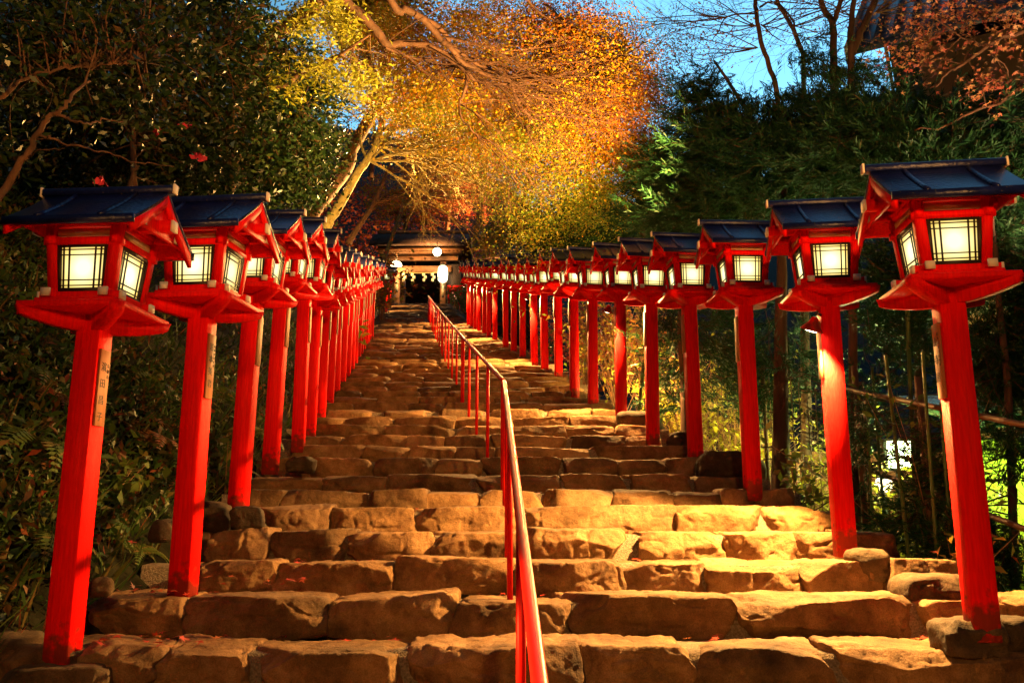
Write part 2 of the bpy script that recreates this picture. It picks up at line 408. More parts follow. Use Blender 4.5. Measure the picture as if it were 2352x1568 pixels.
for ri, y in enumerate(ROWS):
    i = ri - len(PRE); z = zn(y)
    y2 = ROWS[ri + 1] if ri + 1 < len(ROWS) else y + 1.4
    xl, xr = pw(y, XL) - .05, pw(y, XR) + .12
    if i in (1,): xl -= .12
    zb = zn(ROWS[ri - 1]) if ri else z - .17
    # tread: gravel bed a little below the stone rims
    n = 26; xs = np.linspace(xl - .25, xr + .25, n); ny = 4
    V = []; rows_ = [(y + .10, zb - .12), (y + .12, z - .035), (y + .30, z - .03), (y2 + .0, z - .055), (y2 + .16, z - .06)]
    for (yy, zz) in rows_:
        for k, x in enumerate(xs): V.append((x + rr.uniform(-.01, .01), yy + rr.uniform(-.012, .012), zz + rr.uniform(-.012, .008)))
    V = np.array(V); idx = np.arange(len(V)).reshape(len(rows_), n)
    F = np.stack([idx[:-1, :-1], idx[:-1, 1:], idx[1:, 1:], idx[1:, :-1]], -1).reshape(-1, 4)
    st_o = link('step', mesh_np('step', V - np.array(S0), [F], True), M['gravel'], stair)
    # the row of stones
    if i in JOINTS:
        D = y * math.cos(PITCH) + (z - ZC) * math.sin(PITCH)
        js = [(u - CU) / FPX * D for u in JOINTS[i]]
    else:
        js = [xl]
        lo, hi = (.34, .78) if y < 14 else (.4, 1.0)
        while js[-1] < xr - .25: js.append(js[-1] + rr.uniform(lo, hi) * (1.25 if rr.random() < .3 else 1))
        js[-1] = xr + rr.uniform(-.05, .12)
    res = 3 if 0 <= i <= 4 else 2 if y < 13 else 1 if y < 26 else 0
    for a, b2 in zip(js[:-1], js[1:]):
        w = b2 - a - (.012 if y < 9 else .02); hgt = z - zb + .075 + rr.uniform(-.012, .012); dep = min(.42, (y2 - y) * .78) * rr.uniform(.8, 1.05)
        sd = rr.randrange(10 ** 6)
        me = stone_mesh(w + .03, dep, hgt, sd, res, rough=.8 if y < 7.5 else .55)
        so = link('stone', me, M['stone'], st_o)
        so.location = Vector(((a + b2) / 2, y + dep / 2 + rr.uniform(-.03, .025), z - hgt / 2 + (rr.uniform(-.018, .012) if y < 7.5 else rr.uniform(-.009, .006)))) - S0
        so.rotation_euler = (rr.uniform(-.03, .03), rr.uniform(-.02, .02), rr.uniform(-.05, .05))

# ------------------------------------------------------------------ red lanterns
def slope_z(y):                      # roof section: concave slope, half depth .32
    a = abs(y) / .285
    return 2.150 - .217 * (a ** .84)
LP = thing('red_lantern', '', 'lantern')
def part(name, mb, m, parent=LP, smooth=False, loc=None):
    return link(name, mb if isinstance(mb, bpy.types.Mesh) else mb.mesh(name, smooth), m, parent, loc)
part('post', MB().box((0, 0, .735), (.118, .118, 1.61), bev=.005), M['red'])
def boat(L, w, h, z0, ang):
    pr = []
    for k in range(13):
        s = k / 12 * 2 - 1; pr.append((s * L / 2, z0 + h * .62 * abs(s) ** 2.2))
    top = [(L / 2 + .015, z0 + h + .012), (L / 4, z0 + h), (-L / 4, z0 + h), (-L / 2 - .015, z0 + h + .012)]
    poly = pr + top; c, s_ = math.cos(ang), math.sin(ang)
    f = lambda o: (lambda p, q: (p * c - o * s_, p * s_ + o * c, q))
    return MB().prism(poly[::-1], f(-w / 2), f(w / 2))
for k, a in enumerate((math.pi / 4, -math.pi / 4)):
    part('bracket_arm', boat(.655, .062, .078, 1.464 + .003 * k, a), M['red'])
part('tray', MB().box((0, 0, 1.556), (.485, .485, .028), bev=.004).box((0, 0, 1.582), (.385, .385, .026), bev=.003), M['red'])
bf = MB(); bc = MB()
for s in (-1, 1):
    bf.beam((-.196, s * .137, 1.612), (.196, s * .137, 1.612), .04, .036, bev=.002)
    bf.beam((s * .137, -.196, 1.619), (s * .137, .196, 1.619), .04, .036, bev=.002)
base = part('base_frame', bf, M['red'])
for s in (-1, 1):
    for q in (-1, 1):
        part('end_cap', MB().box((q * .198, s * .137, 1.612), (.012, .042, .038)), M['white'], base); part('end_cap', MB().box((s * .137, q * .198, 1.619), (.042, .012, .038)), M['white'], base)
ZT0, ZT1, B0, B1 = 1.625, 1.945, .131, .160        # box: narrower at the foot
def bw(z): return B0 + (B1 - B0) * (z - ZT0) / (ZT1 - ZT0)
for sx in (-1, 1):
    for sy in (-1, 1):
        c = MB().beam((sx * B0, sy * B0, ZT0), (sx * B1, sy * B1, ZT1 + .02), .046, .046, up=(0, 1, 0))
        part('corner_post', c, M['red'])
fr = MB(); fl_ = MB()
for ax in (0, 1):
    for s in (-1, 1):
        for z, hh, ex in ((1.634, .016, -.02), (1.868, .034, .035), (1.950, .02, -.02)):
            w = bw(z); a = [0, 0, z]; b = [0, 0, z]; a[ax] = -w - ex; b[ax] = w + ex; a[1 - ax] = b[1 - ax] = s * (w + (.004 if ex > 0 else 0)); 
            if ex > 0 and ax: a[2] += .006; b[2] += .006
            (fl_ if z < 1.7 else fr).beam(a, b, .034, hh)
part('top_rail', fr, M['red']); part('bottom_rail', fl_, M['red'])
for k in range(4):
    R = Matrix.Rotation(k * math.pi / 2, 4, 'Z')
    zc = 1.745; tilt = math.atan((B1 - B0) / (ZT1 - ZT0))
    e = bpy.data.objects
    hw0, hw1, hh = .107, .114, .106
    pm = getattr(LP, 'x', None)
    if k == 0:
        pme = MB().add([(-hw0, 0, -hh), (hw0, 0, -hh), (hw1, 0, hh), (-hw1, 0, hh)], [(0, 1, 2, 3)]).mesh('paper_panel')
        la = MB()
        for q in (-1, 1):
            la.beam((-hw0 - .004, -.006, q * hh), (hw0 + .004, -.006, q * hh), .012, .020)
            la.beam((q * hw0, -.006, -hh), (q * hw1, -.006, hh), .0105, .018, up=(1, 0, 0))
            for t_ in (.56, .80):
                la.beam((q * hw0 * t_, -.009, -hh + .008), (q * hw1 * t_, -.009, hh - .008), .0075, .0048, up=(0, 1, 0))
                la.beam((-hw0, -.008, q * hh * t_), (hw0, -.008, q * hh * t_), .0065, .0048)
        lme = la.mesh('lattice')
        cme = MB().box((0, 0, 0), (.25, .014, .034)).mesh('panel_board')
        sme = MB().box((0, -.0085, 0), (.085, .004, .008)).mesh('slit')
    pp = link('paper_panel', pme, M['paper'], LP)
    rot = Matrix.Rotation(k * math.pi / 2, 4, 'Z') @ Matrix.Translation((0, -bw(zc) - .006, zc)) @ Matrix.Rotation(tilt, 4, 'X')
    pp.matrix_local = rot
    lo = link('lattice', lme, M['lattice'], pp)
    cb = link('panel_board', cme, M['cream'], LP); cb.matrix_local = Matrix.Rotation(k * math.pi / 2, 4, 'Z') @ Matrix.Translation((0, -bw(1.911) - .006, 1.911)) @ Matrix.Rotation(tilt, 4, 'X')
    link('slit', sme, M['white'], cb)
# roof shell, ridge, battens
ys = [-.308, -.285, -.24, -.18, -.12, -.055, 0, .055, .12, .18, .24, .285, .308]
def shell(x0, x1, th, dz=0.0, yscale=1.0):
    up = [(y * yscale, slope_z(y) + th + dz) for y in ys]; dn = [(y * yscale, slope_z(y) + dz) for y in ys[::-1]]
    return up + dn
rb = MB().prism(shell(0, 0, .022), lambda p, q: (-.308, p, q), lambda p, q: (.308, p, q))
rb.box((0, -.304, slope_z(.304) + .006), (.622, .018, .036)).box((0, .304, slope_z(.304) + .006), (.622, .018, .036))
roof = part('roof', rb, M['roof'])
part('ridge', MB().box((0, 0, 2.174), (.668, .052, .040), bev=.008), M['roof'], roof)
for q in (-1, 1): part('ridge_cap', MB().box((q * .339, 0, 2.177), (.012, .04, .05), bev=.003), M['white'], roof)
part('soffit', MB().prism(shell(0, 0, .012, -.0135, .93), lambda p, q: (-.290, p, q), lambda p, q: (.290, p, q)), M['red'], roof)
for s in (-1, 1):
    for x in (-.15, .15):
        pts = [(x, s * yy, slope_z(yy) + .024) for yy in (.02, .07, .13, .19, .25, .308)]
        part('batten', MB().tube(pts, .014, 6), M['roof'], roof)
# gables under each roof end
for q in (-1, 1):
    g = MB()
    poly = [(y, slope_z(y) - .002) for y in ys[1:-1]] + [(.16, 1.975), (-.16, 1.975)]
    poly = [(y, z) for y, z in poly if abs(y) <= .30] 
    poly = [(y, slope_z(y) - .002) for y in (-.262, -.18, -.12, -.055, 0, .055, .12, .18, .262)] + [(.235, 1.935), (-.235, 1.935)]
    g.prism(poly, lambda p, w: (q * .276 - .008, p, w), lambda p, w: (q * .276 + .008, p, w))
    for s in (-1, 1):                                     # barge boards along the slopes
        bp = [(s * y, slope_z(y) - .001) for y in (0.0, .09, .18, .298)] + [(s * y, slope_z(y) - .058) for y in (.298, .18, .09, 0.0)]
        g.prism(bp, lambda p, w: (q * .296 - .010, p, w), lambda p, w: (q * .296 + .010, p, w))
    part('gable', g, M['red'])
bm_ = MB(); be = []
for s, z, L in ((-1, 1.968, .275), (1, 1.968, .275)):
    bm_.beam((-L, s * .160, z), (L, s * .160, z), .046, .034)
    for q in (-1, 1): be.append(MB().box((q * (L + .004), s * .160, z), (.012, .047, .035)))
bm_.beam((-.345, 0, 1.985), (.345, 0, 1.985), .05, .052)
for q in (-1, 1): be.append(MB().box((q * .349, 0, 1.985), (.012, .051, .053)))
for x in (-.164, .164):
    bm_.beam((x, -.215, 1.972), (x, .215, 1.972), .042, .028)
    for q in (-1, 1): be.append(MB().box((x, q * .218, 1.972), (.043, .012, .029)))
bo = part('roof_beam', bm_, M['red'])
for e in be: part('beam_end', e, M['white'], bo)
plq = part('name_plate', MB().box((0, 0, 0), (.012, .082, .36), bev=.002), M['plaque'], LP, loc=(.066, -.006, 1.20))

def lettering(parent, columns, face=1):
    """brushed characters set downwards on the plate's outer face"""
    for (chars, y0, z0, size, step) in columns:
        for k, ch in enumerate(chars):
            cu = bpy.data.curves.new('lettering', 'FONT'); cu.body = ch; cu.size = size; cu.align_x = 'CENTER'; cu.align_y = 'CENTER'; cu.extrude = .0006
            to = bpy.data.objects.new('tmp', cu); COL.objects.link(to)
            dg = bpy.context.evaluated_depsgraph_get(); me = bpy.data.meshes.new_from_object(to.evaluated_get(dg))
            bpy.data.objects.remove(to); me.materials.clear()
            lo = link('lettering', me, M['ink'], parent)
            lo.location = (.0072, y0, z0 - k * step); lo.rotation_euler = (math.pi / 2, 0, math.pi / 2)

ORD = ['first', 'second', 'third', 'fourth', 'fifth', 'sixth', 'seventh', 'eighth', 'ninth', 'tenth', 'eleventh', 'twelfth', 'thirteenth', 'fourteenth', 'fifteenth', 'sixteenth', 'seventeenth', 'eighteenth', 'nineteenth', 'twentieth', 'twenty-first', 'twenty-second', 'twenty-third', 'twenty-fourth', 'twenty-fifth', 'twenty-sixth']
# (x, y, foot height, turn)
LEFT = [(-1.99, 3.97, -.655, -4), (-1.74, 4.68, -.44, -5), (-1.90, 6.03, -.03, -2), (-2.03, 7.24, .33, -2), (-2.08, 8.34, .58, 3)]
y = 9.34
while y < 23.2:
    LEFT.append((pw(y, XL), y, zn(y) - ZC - .14, 5)); y += 1.02 if y < 15 else .92
NL1 = len(LEFT)
for y in (34.6, 35.9, 37.1, 38.3): LEFT.append((pw(y, XL) - .02, y, zn(y) - ZC - .36, 10))
RIGHT = [(2.11, 4.0, -.52, -8), (2.02, 5.32, -.23, -5), (1.86, 6.69, .11, 0), (1.68, 7.86, .39, 4), (1.45, 8.82, .63, 5), (1.31, 10.22, 1.01, 8), (1.07, 11.22, 1.28, 9), (.90, 12.22, 1.57, 9), (.77, 13.96, 2.08, 9)]
for y in (15.1, 16.06, 17.3, 18.4, 19.5, 21.2, 22.3, 23.2, 24.4, 25.2, 25.96, 26.8): RIGHT.append((pw(y, XR), y, zn(y) - ZC - .12, 9))
jr = random.Random(3)
LANT_L, LANT_R = [], []
def place(lst, rows, base_rz, side):
    for k, (x, y, z, turn) in enumerate(rows):
        o = LP if (side == 'left' and k == 0) else copy_tree(LP)
        o.location = (x, y, ZC + z); o.rotation_euler = (rad(jr.uniform(-.9, .9)), rad(jr.uniform(-.9, .9)), base_rz + rad(turn + jr.uniform(-1.5, 1.5)))
        lst.append(o)
place(LANT_L, LEFT, 0, 'left'); place(LANT_R, RIGHT, math.pi, 'right')
FEAT_L = {0: 'nearest lantern of the left row, red post at the lower left corner',
          1: 'second red lantern of the left row, name plate facing the bottom steps',
          NL1 - 1: 'last red lantern before the ivy at the top of the left row'}
FEAT_R = {0: 'nearest lantern of the right row, bright blue sheen on its roof',
          1: 'second red lantern of the right row, carrying the lowest cone lamp'}
for k, o in enumerate(LANT_L):
    if k >= NL1: o['label'] = f'{ORD[k - NL1]} red lantern in the short left group just below the gate'
    else: o['label'] = FEAT_L.get(k, f'{ORD[k]} red roofed lantern up the left row from the bottom')
    o['category'] = 'lantern'; o['group'] = 'red lanterns of the left row'
for k, o in enumerate(LANT_R):
    o['label'] = FEAT_R.get(k, f'{ORD[k]} red roofed lantern up the right row from the bottom')
    if k == len(LANT_R) - 1: o['label'] = 'uppermost red lantern at the far end of the right row, beside the gate'
    o['category'] = 'lantern'; o['group'] = 'red lanterns of the right row'
o = copy_tree(LANT_L[2]); o.location = (-2.1, 2.45, zn(2.45) - .12); o.rotation_euler = (0, 0, rad(2)); LANT_L.append(o)
o['label'] = 'red lantern beside the camera, below the nearest left lantern'; o['category'] = 'lantern'; o['group'] = 'red lanterns of the left row'
def plate_of(o): return [c for c in o.children if c.name.split('.')[0] == 'name_plate'][0]
lettering(plate_of(LANT_L[0]), [('濱田昌子', -.010, .095, .046, .078), ('京都市', .024, .105, .020, .026)])
lettering(plate_of(LANT_L[1]), [('岩本美君', -.008, .105, .046, .068), ('京都市左京区', .026, .115, .016, .022)])
lettering(plate_of(LANT_R[0]), [('山寺屋', -.012, .090, .050, .085), ('京都市左京区西町', .026, .125, .017, .021)])

# ------------------------------------------------------------------ cone lamps clipped to posts
def cone_lamp(owner, side, label, power, dy=-.48):
    x, y, z = owner.location
    loc = Vector((x - side * .15, y - .10, z + 1.31))
    c = thing('cone_lamp', label, 'lamp', loc, 0, 'cone lamps fixed to the lantern posts')
    tilt = Matrix.Rotation(rad(18), 4, 'X') @ Matrix.Rotation(rad(14 * side), 4, 'Y')
    def T(me):
        me.transform(tilt); return me
    part('shade', T(MB().lathe([(.012, .085), (.020, .080), (.028, .055), (.070, 0), (.073, -.004), (.068, -.003), (.024, .05)], (0, 0, 0), 20).mesh('shade', True)), M['red'], c)
    part('bulb', T(MB().lathe([(.0, -.012), (.030, -.008), (.055, .002), (.058, .012), (.0, .02)], (0, 0, 0), 16).mesh('bulb', True)), M['bulb'], c)
    ax = tilt @ Vector((0, 0, .09))
    part('arm', MB().tube([ax, ax + Vector((side * .02, .02, .03)), (side * .09, .045, .10)], .008, 6), M['iron'], c)
    lamp('cone_lamp_light', 'SPOT', loc + Vector((0, -.01, -.035)), power, (1.0, .51, .135), .035, (-.34 * side, dy, -.85), 128, .15).parent = None
    return c
lamps = [(LANT_R[1], 1, 'red cone lamp on the second right lantern post, lighting the lower steps', 1900, -.17),
         (LANT_L[-1], -1, 'red cone lamp on the lantern post beside the camera', 1000, -.25),
         (LANT_R[5], 1, 'red cone lamp on the sixth right lantern post', 1300),
         (LANT_R[10], 1, 'red cone lamp on the eleventh right lantern post', 1100),
         (LANT_R[14], 1, 'red cone lamp on the fifteenth right lantern post', 1100),
         (LANT_R[17], 1, 'red cone lamp on the eighteenth right lantern post', 1100),
         (LANT_R[20], 1, 'red cone lamp on the uppermost right lantern post', 1100),
         (LANT_L[NL1], -1, 'small lit cone lamp on the first post of the short left group below the gate', 260),
         (LANT_L[NL1 + 3], -1, 'small lit cone lamp on the last left post, beside the gate pillar', 260)]
for a in lamps: cone_lamp(*a)

# ------------------------------------------------------------------ handrails
hr = thing('handrail', 'long red pipe handrail running up the middle of the stone steps', 'handrail', (0, 3.9, zn(3.9)))
H0 = np.array(hr.location)
def rx(y): return .10 - .024 * y if y < 6.7 else -.062 - .128 * (y - 6.7)
RH = .82
kn = [.4, 6.7, 11.45, 18.0, 24.0, 29.0]
top = [Vector((rx(y), y, zn(y) + RH)) for y in kn]
part('rail', MB().tube([np.array(p) - H0 for p in smooth_path(top[:2], 4)], .0180, 14), M['redpipe'], hr, True)
up = [];
for a, b in zip(top[1:-1], top[2:]): up += [a + (b - a) * t_ for t_ in (0, .03, .97)]
up.append(top[-1])
part('rail', MB().tube([np.array(p) - H0 for p in up], .0195, 12), M['redpipe'], hr, True)
def rail_z(y):
    return float(np.interp(y, kn, [p.z for p in top]))
def foot(y):
    rows = [r for r in ROWS if r <= y - .05]
    return (zn(rows[-1]) if rows else zn(y)) - .06
py = [1.7, 2.95, 4.65, 5.45, 6.52, 6.80, 8.0, 9.2, 10.3, 11.3, 11.6, 12.8, 14.0, 15.2, 16.4, 17.6, 18.1, 19.3, 20.5, 21.7, 22.9, 23.9, 24.3, 25.5, 26.7, 27.9, 29.0]
for y in py:
    part('rail_post', MB().tube([np.array((rx(y), y, foot(y))) - H0, np.array((rx(y), y, rail_z(y) - .004)) - H0], .0155 if y > 3 else .0165, 10), M['redpipe'], hr, True)
h2 = thing('handrail', 'short pipe handrail at the top of the steps, right of the gate pillar', 'handrail', (-2.9, 36, zn(36)))
a0, a1 = P(1040, 672, 40.0), P(1056, 702, 35.5)
H2 = np.array(h2.location)
part('rail', MB().tube([np.array(a0) - H2, np.array(a1) - H2], .022, 8), M['redpipe'], h2, True)
for t_ in (0, .33, .66, 1):
    p = a0.lerp(a1, t_); part('rail_post', MB().tube([np.array((p.x, p.y, p.z - .95)) - H2, np.array(p) - H2], .018, 8), M['redpipe'], h2, True)

# ------------------------------------------------------------------ ground
YARD = ZC - 1.05
def ground_z(x, y):
    zs = zn(max(-6, min(46, y))) + (max(0, y - 50) * .42 if y > 50 else 0)
    if y < -6: zs = zn(-6)
    xl, xr = pw(y, XL) - .30, pw(y, XR) + .40
    tl, tr = xl - x, x - xr
    z = zs - .26
    if tl > 0: z = zs - .26 + min(1, tl / .12) * .11 + min(tl, 2.6) * 1.05 + max(0, min(tl, 30) - 2.6) * .62
    elif tr > 0:
        yard = max(YARD, zs - 2.4 - max(0, y - 12) * .08)
        z = max(min(yard, zs - .26), zs - .26 - tr * .95) + max(0, tr - 22) * .35
    if y < -9: z += (-9 - y) * .8 if y > -55 else 36.8
    return z
def hit(u, v, y0=3.2, y1=30.0):
    y = y0
    while y < y1:
        p = P(u, v, y)
        if p.z <= ground_z(p.x, p.y): return p
        y += .05
    return p
xs = np.unique(np.concatenate([np.linspace(-160, -16, 14), np.linspace(-15, 14, 88), np.linspace(16, 170, 14)]))
ysg = np.unique(np.concatenate([np.linspace(-120, -8, 14), np.linspace(-7, 50, 120), np.linspace(53, 400, 16)]))
V = np.array([(x, y, ground_z(x, y)) for y in ysg for x in xs])
far = (np.abs(V[:, 0]) > 3)
V[:, 2] += fbm(V * [.9, .9, 0], 4, 3) * np.where(far, .10, .02)
idx = np.arange(len(V)).reshape(len(ysg), len(xs))
F = np.stack([idx[:-1, :-1], idx[:-1, 1:], idx[1:, 1:], idx[1:, :-1]], -1).reshape(-1, 4)
struct('ground', mesh_np('ground', V, [F], True), M['soil'])

# boulders bedding the lantern posts
BO = [(2222, 1462, 4.03, .30, .17, 'dark squared stone at the foot of the nearest right lantern'), (2345, 1470, 4.1, .34, .22, 'dark stone right of the nearest right lantern foot'), (150, 1562, 3.93, .46, .16, 'flat stone carrying the nearest left lantern post'), (38, 1497, 4.1, .26, .18, 'dark boulder at the foot of the nearest left lantern'), 
      (490, 1190, 5.75, .24, .22, 'round dark stone in front of the third left lantern'), (570, 1190, 5.7, .22, .17, 'small brown stone at the foot of the third left lantern'),
      (375, 1215, 5.0, .14, .12, 'pale pointed stone among ferns behind the second left lantern'), (235, 1345, 4.25, .13, .1, 'small pale stone beside the nearest left post'),
      (690, 1068, 7.3, .26, .16, 'dark stone beside the fourth left lantern foot'),
       
      (1998, 1300, 5.14, .24, .2, 'dark boulder at the foot of the second right lantern'), (2140, 1368, 4.72, .42, .24, 'mossy brown boulder between the two nearest right lanterns'),
      (1660, 1070, 7.5, .45, .26, 'dark stone right of the fourth right lantern'), (1560, 1025, 8.6, .3, .3, 'upright dark stone beside the fifth right lantern'),
      (1470, 975, 9.8, .5, .3, 'dark stone at the foot of the sixth right lantern')]
for k, (u, v, Y, w, h, lab) in enumerate(BO):
    me = stone_mesh(w, w * .8, h, 900 + k, 2 if Y < 9 else 1, 8.0 if 'squared' in lab else 4.0, 1.15); me.name = 'boulder'
    tag(link('boulder', me, M['boulder'], None, P(u, v, Y)), lab, 'boulder', 'boulders along the stair edges')

# ------------------------------------------------------------------ shrine gate
M['gatewood'] = plain('gate_wood', (.27, .11, .04), .6, var=.3, scale=6)
M['bark_roof'] = plain('bark_shingle_roof', (.17, .085, .055), .9, var=.35, scale=4, bump=.6, bscale=30)
GX, GY = -4.88, 44.0; GZ = zn(44)
gate = thing('shrine_gate', 'wooden shrine gate with brown bark roof at the top of the steps', 'gate', (GX, GY, GZ))
for q, lab in ((-1, 'left'), (1, 'right')):
    for yy in (-.0, 2.2): part('pillar', MB().box((q * 1.22, yy, 1.45), (.30, .30, 3.3), bev=.02), M['gatewood'], gate)
gb = MB()
part('beam', MB().box((0, -.02, 2.70), (3.3, .24, .34), bev=.01), M['gatewood'], gate)
part('beam', MB().box((0, -.05, 3.28), (4.0, .22, .24), bev=.01), M['gatewood'], gate)
part('eave_board', MB().box((0, -.62, 3.62), (4.6, .08, .14)), M['gatewood'], gate); part('soffit', MB().box((0, -.30, 3.50), (4.4, .6, .05)), M['gatewood'], gate)
rf = MB()
for k in range(22): rf.beam((-2.1 + k * .2, -.58, 3.52), (-2.1 + k * .2, .5, 3.9), .07, .07)
part('rafter', rf, M['gatewood'], gate)['kind'] = 'stuff'
pr = [(-1.15, 3.66), (-1.15, 3.84), (-.4, 4.35), (.6, 4.88), (1.1, 5.02), (1.6, 4.88), (2.6, 4.35), (3.35, 3.84), (3.35, 3.66), (1.1, 4.7)]
part('roof', MB().prism(pr, lambda p, q: (-2.6, p, q), lambda p, q: (2.6, p, q)), M['bark_roof'], gate)
part('ridge', MB().box((0, 1.1, 5.10), (5.0, .35, .22), bev=.03), M['bark_roof'], gate)
M['planks'] = plain('dark_planks', (.06, .035, .025), .8, var=.3)
for q in (-1, 1): part('wall', MB().box((q * 1.75, .1, 1.5), (.8, .12, 3.0)), M['planks'], gate)
part('rope', MB().tube(smooth_path([(-1.2, -.18, 2.52), (-.6, -.2, 2.46), (0, -.2, 2.45), (.6, -.2, 2.46), (1.2, -.18, 2.52)], 4), .04, 8), plain('straw_rope', (.42, .28, .10), .9), gate, True)
M['papershide'] = plain('white_paper', (.85, .72, .45), .8)
for x in (-.85, -.38, .22, .68):
    zz = MB()
    for k in range(3): zz.box((x + (.05 if k % 2 else -.03) + .01 * k, -.22, 2.36 - k * .15), (.15 - .01 * k, .012, .17))
    part('paper_streamer', zz, M['papershide'], gate)
part('sign_board', MB().box((1.22, -.165, 1.52), (.13, .02, .75)), M['papershide'], gate)
part('sign_board', MB().box((-1.22, -.165, 1.72), (.14, .02, .55)), M['papershide'], gate)
hall = thing('shrine_hall', 'dark timber hall wall seen through the gate opening', 'building', (GX, 52.5, GZ))
part('wall', MB().box((0, 0, 2.2), (12, .3, 4.4)), plain('hall_planks', (.07, .045, .03), .8, var=.5, scale=3), hall)
part('pillar', MB().box((-2.2, -.25, 2.2), (.3, .3, 4.4)), M['gatewood'], hall); part('pillar', MB().box((2.2, -.25, 2.2), (.3, .3, 4.4)), M['gatewood'], hall)
part('roof', MB().prism([(-2.2, 4.0), (1, 6.2), (4.5, 4.0), (4.5, 3.8), (-2.2, 3.8)], lambda p, q: (-7, p, q), lambda p, q: (7, p, q)), M['bark_roof'], hall)
g1 = thing('gate_lantern', 'glowing white paper lantern hanging on the right gate pillar', 'lantern', (GX + 1.22, GY - .38, GZ + 2.35))
part('paper_body', MB().lathe([(0, -.44), (.16, -.43), (.24, -.33), (.27, 0), (.24, .33), (.16, .43), (0, .44)], (0, 0, 0), 18), M['bulbsoft'], g1, True)
part('cap', MB().lathe([(0, .45), (.17, .45), (.17, .52), (.03, .54), (.03, .62), (0, .62)], (0, 0, 0), 14), M['iron'], g1)
g2 = thing('pendant_lamp', 'brightest bare gate lamp under the eaves, left of the white lantern', 'lamp', (GX + .98, GY - 1.2, GZ + 3.30))
part('globe', MB().lathe([(0, -.22), (.13, -.18), (.22, -.04), (.21, .10), (.1, .2), (0, .22)], (0, 0, 0), 18), emit('hot_lamp_glass', (1.0, .80, .45), 20), g2, True)
part('stem', MB().tube([(0, 0, .2), (0, 0, .55)], .02, 6), M['iron'], g2)
g3 = thing('pendant_lamp', 'domed pendant lamp at the left gate pillar', 'lamp', (GX - 1.22, GY - .55, GZ + 2.85))
part('dome', MB().lathe([(.30, -.10), (.28, .02), (.17, .12), (.05, .16), (.05, .18), (0, .18)], (0, 0, 0), 18), M['bulbsoft'], g3, True)
part('stem', MB().tube([(0, 0, .16), (0, 0, .62)], .05, 8), M['cream'], g3)
lamp('gate_lamp_light', 'POINT', (GX + .98, GY - 2.1, GZ + 3.35), 450, (1.0, .58, .20), .15)
lamp('gate_pendant_light', 'POINT', (GX - 1.22, GY - .9, GZ + 2.6), 200, (1.0, .62, .22), .15)
ob = thing('offering_stand', 'small red wooden stand beside the right gate pillar', 'stand', (GX + 2.0, GY - 2.2, GZ))
for a in (-.3, .3):
    for b in (-.2, .2): part('leg', MB().box((a, b, .45), (.08, .08, .9)), M['red'], ob)
part('top', MB().box((0, 0, .95), (.8, .55, .10)), M['red'], ob); part('back_board', MB().box((0, .24, 1.15), (.8, .06, .32)), M['red'], ob)

# ------------------------------------------------------------------ house and yard on the right
M['plaster'] = plain('beige_plaster', (.55, .36, .20), .85, var=.1, scale=3)
M['tile'] = plain('blue_grey_tiles', (.035, .045, .10), .35, var=.4, scale=8, bump=.5, bscale=14)
M['timber'] = plain('dark_timber', (.05, .03, .022), .7, var=.3)
M['paleboard'] = plain('pale_barge_board', (.40, .36, .38), .7)
HX, HY = 7.6, 14.6
house = thing('tiled_house', 'two-storey beige house with blue tiled roofs behind the right-hand trees', 'house', (HX, HY, YARD), rad(-31))
HZ = 10.0
part('wall', MB().box((3.6, 4, HZ / 2 - .3), (7.2, 8, HZ - .6)), M['plaster'], house)
for k, (x, z) in enumerate(((-.01, 5.6), (-.01, 2.6))): pass
wx = part('window', MB().box((1.2, -.02, 5.2), (1.5, .05, 1.3)), M['timber'], house); part('pane', MB().box((1.2, -.055, 5.2), (1.3, .02, 1.1)), plain('dark_glass', (.02, .02, .03), .1), wx)
for x in (0.06, 2.4, 4.8): part('timber_post', MB().box((x, -.03, 4.2), (.16, .06, 8.2)), M['timber'], house)
def roof_slab(z0, z1, x0, x1, yf, yb, name):
    m_ = MB().prism([(yf, z0), (yb, z1), (yb, z1 + .16), (yf, z0 + .16)], lambda p, q: (x0, p, q), lambda p, q: (x1, p, q))
    k = x0 + .12
    while k < x1:
        m_.tube([(k, yf, z0 + .17), (k, yb, z1 + .17)], .06, 6); k += .30
    return part(name, m_, M['tile'], house)
roof_slab(7.2, 8.3, -.9, 8, -1.3, 0.3, 'pent_roof')
roof_slab(8.9, 13.4, -1.0, 8, -1.4, 3.9, 'roof'); 
part('roof_slope', MB().prism([(9.2, 8.9), (3.9, 13.4), (3.9, 13.56), (9.2, 9.06)], lambda p, q: (-1, p, q), lambda p, q: (8, p, q)), M['tile'], house)
part('ridge', MB().box((3.5, 3.9, 13.65), (9.4, .4, .35), bev=.05), M['tile'], house)
for s in (0, 1):
    part('barge_board', MB().beam((-1.06, -1.45, 8.90), (-1.06, 3.9, 13.42), .06, .30) if s == 0 else MB().beam((-1.06, 9.2, 8.92), (-1.06, 3.9, 13.42), .06, .30), M['paleboard'], house)
part('gable_wall', MB().prism([(0, 9.4), (8, 9.4), (3.9, 13.0)], lambda p, q: (.02, p, q), lambda p, q: (.2, p, q)), M['plaster'], house)

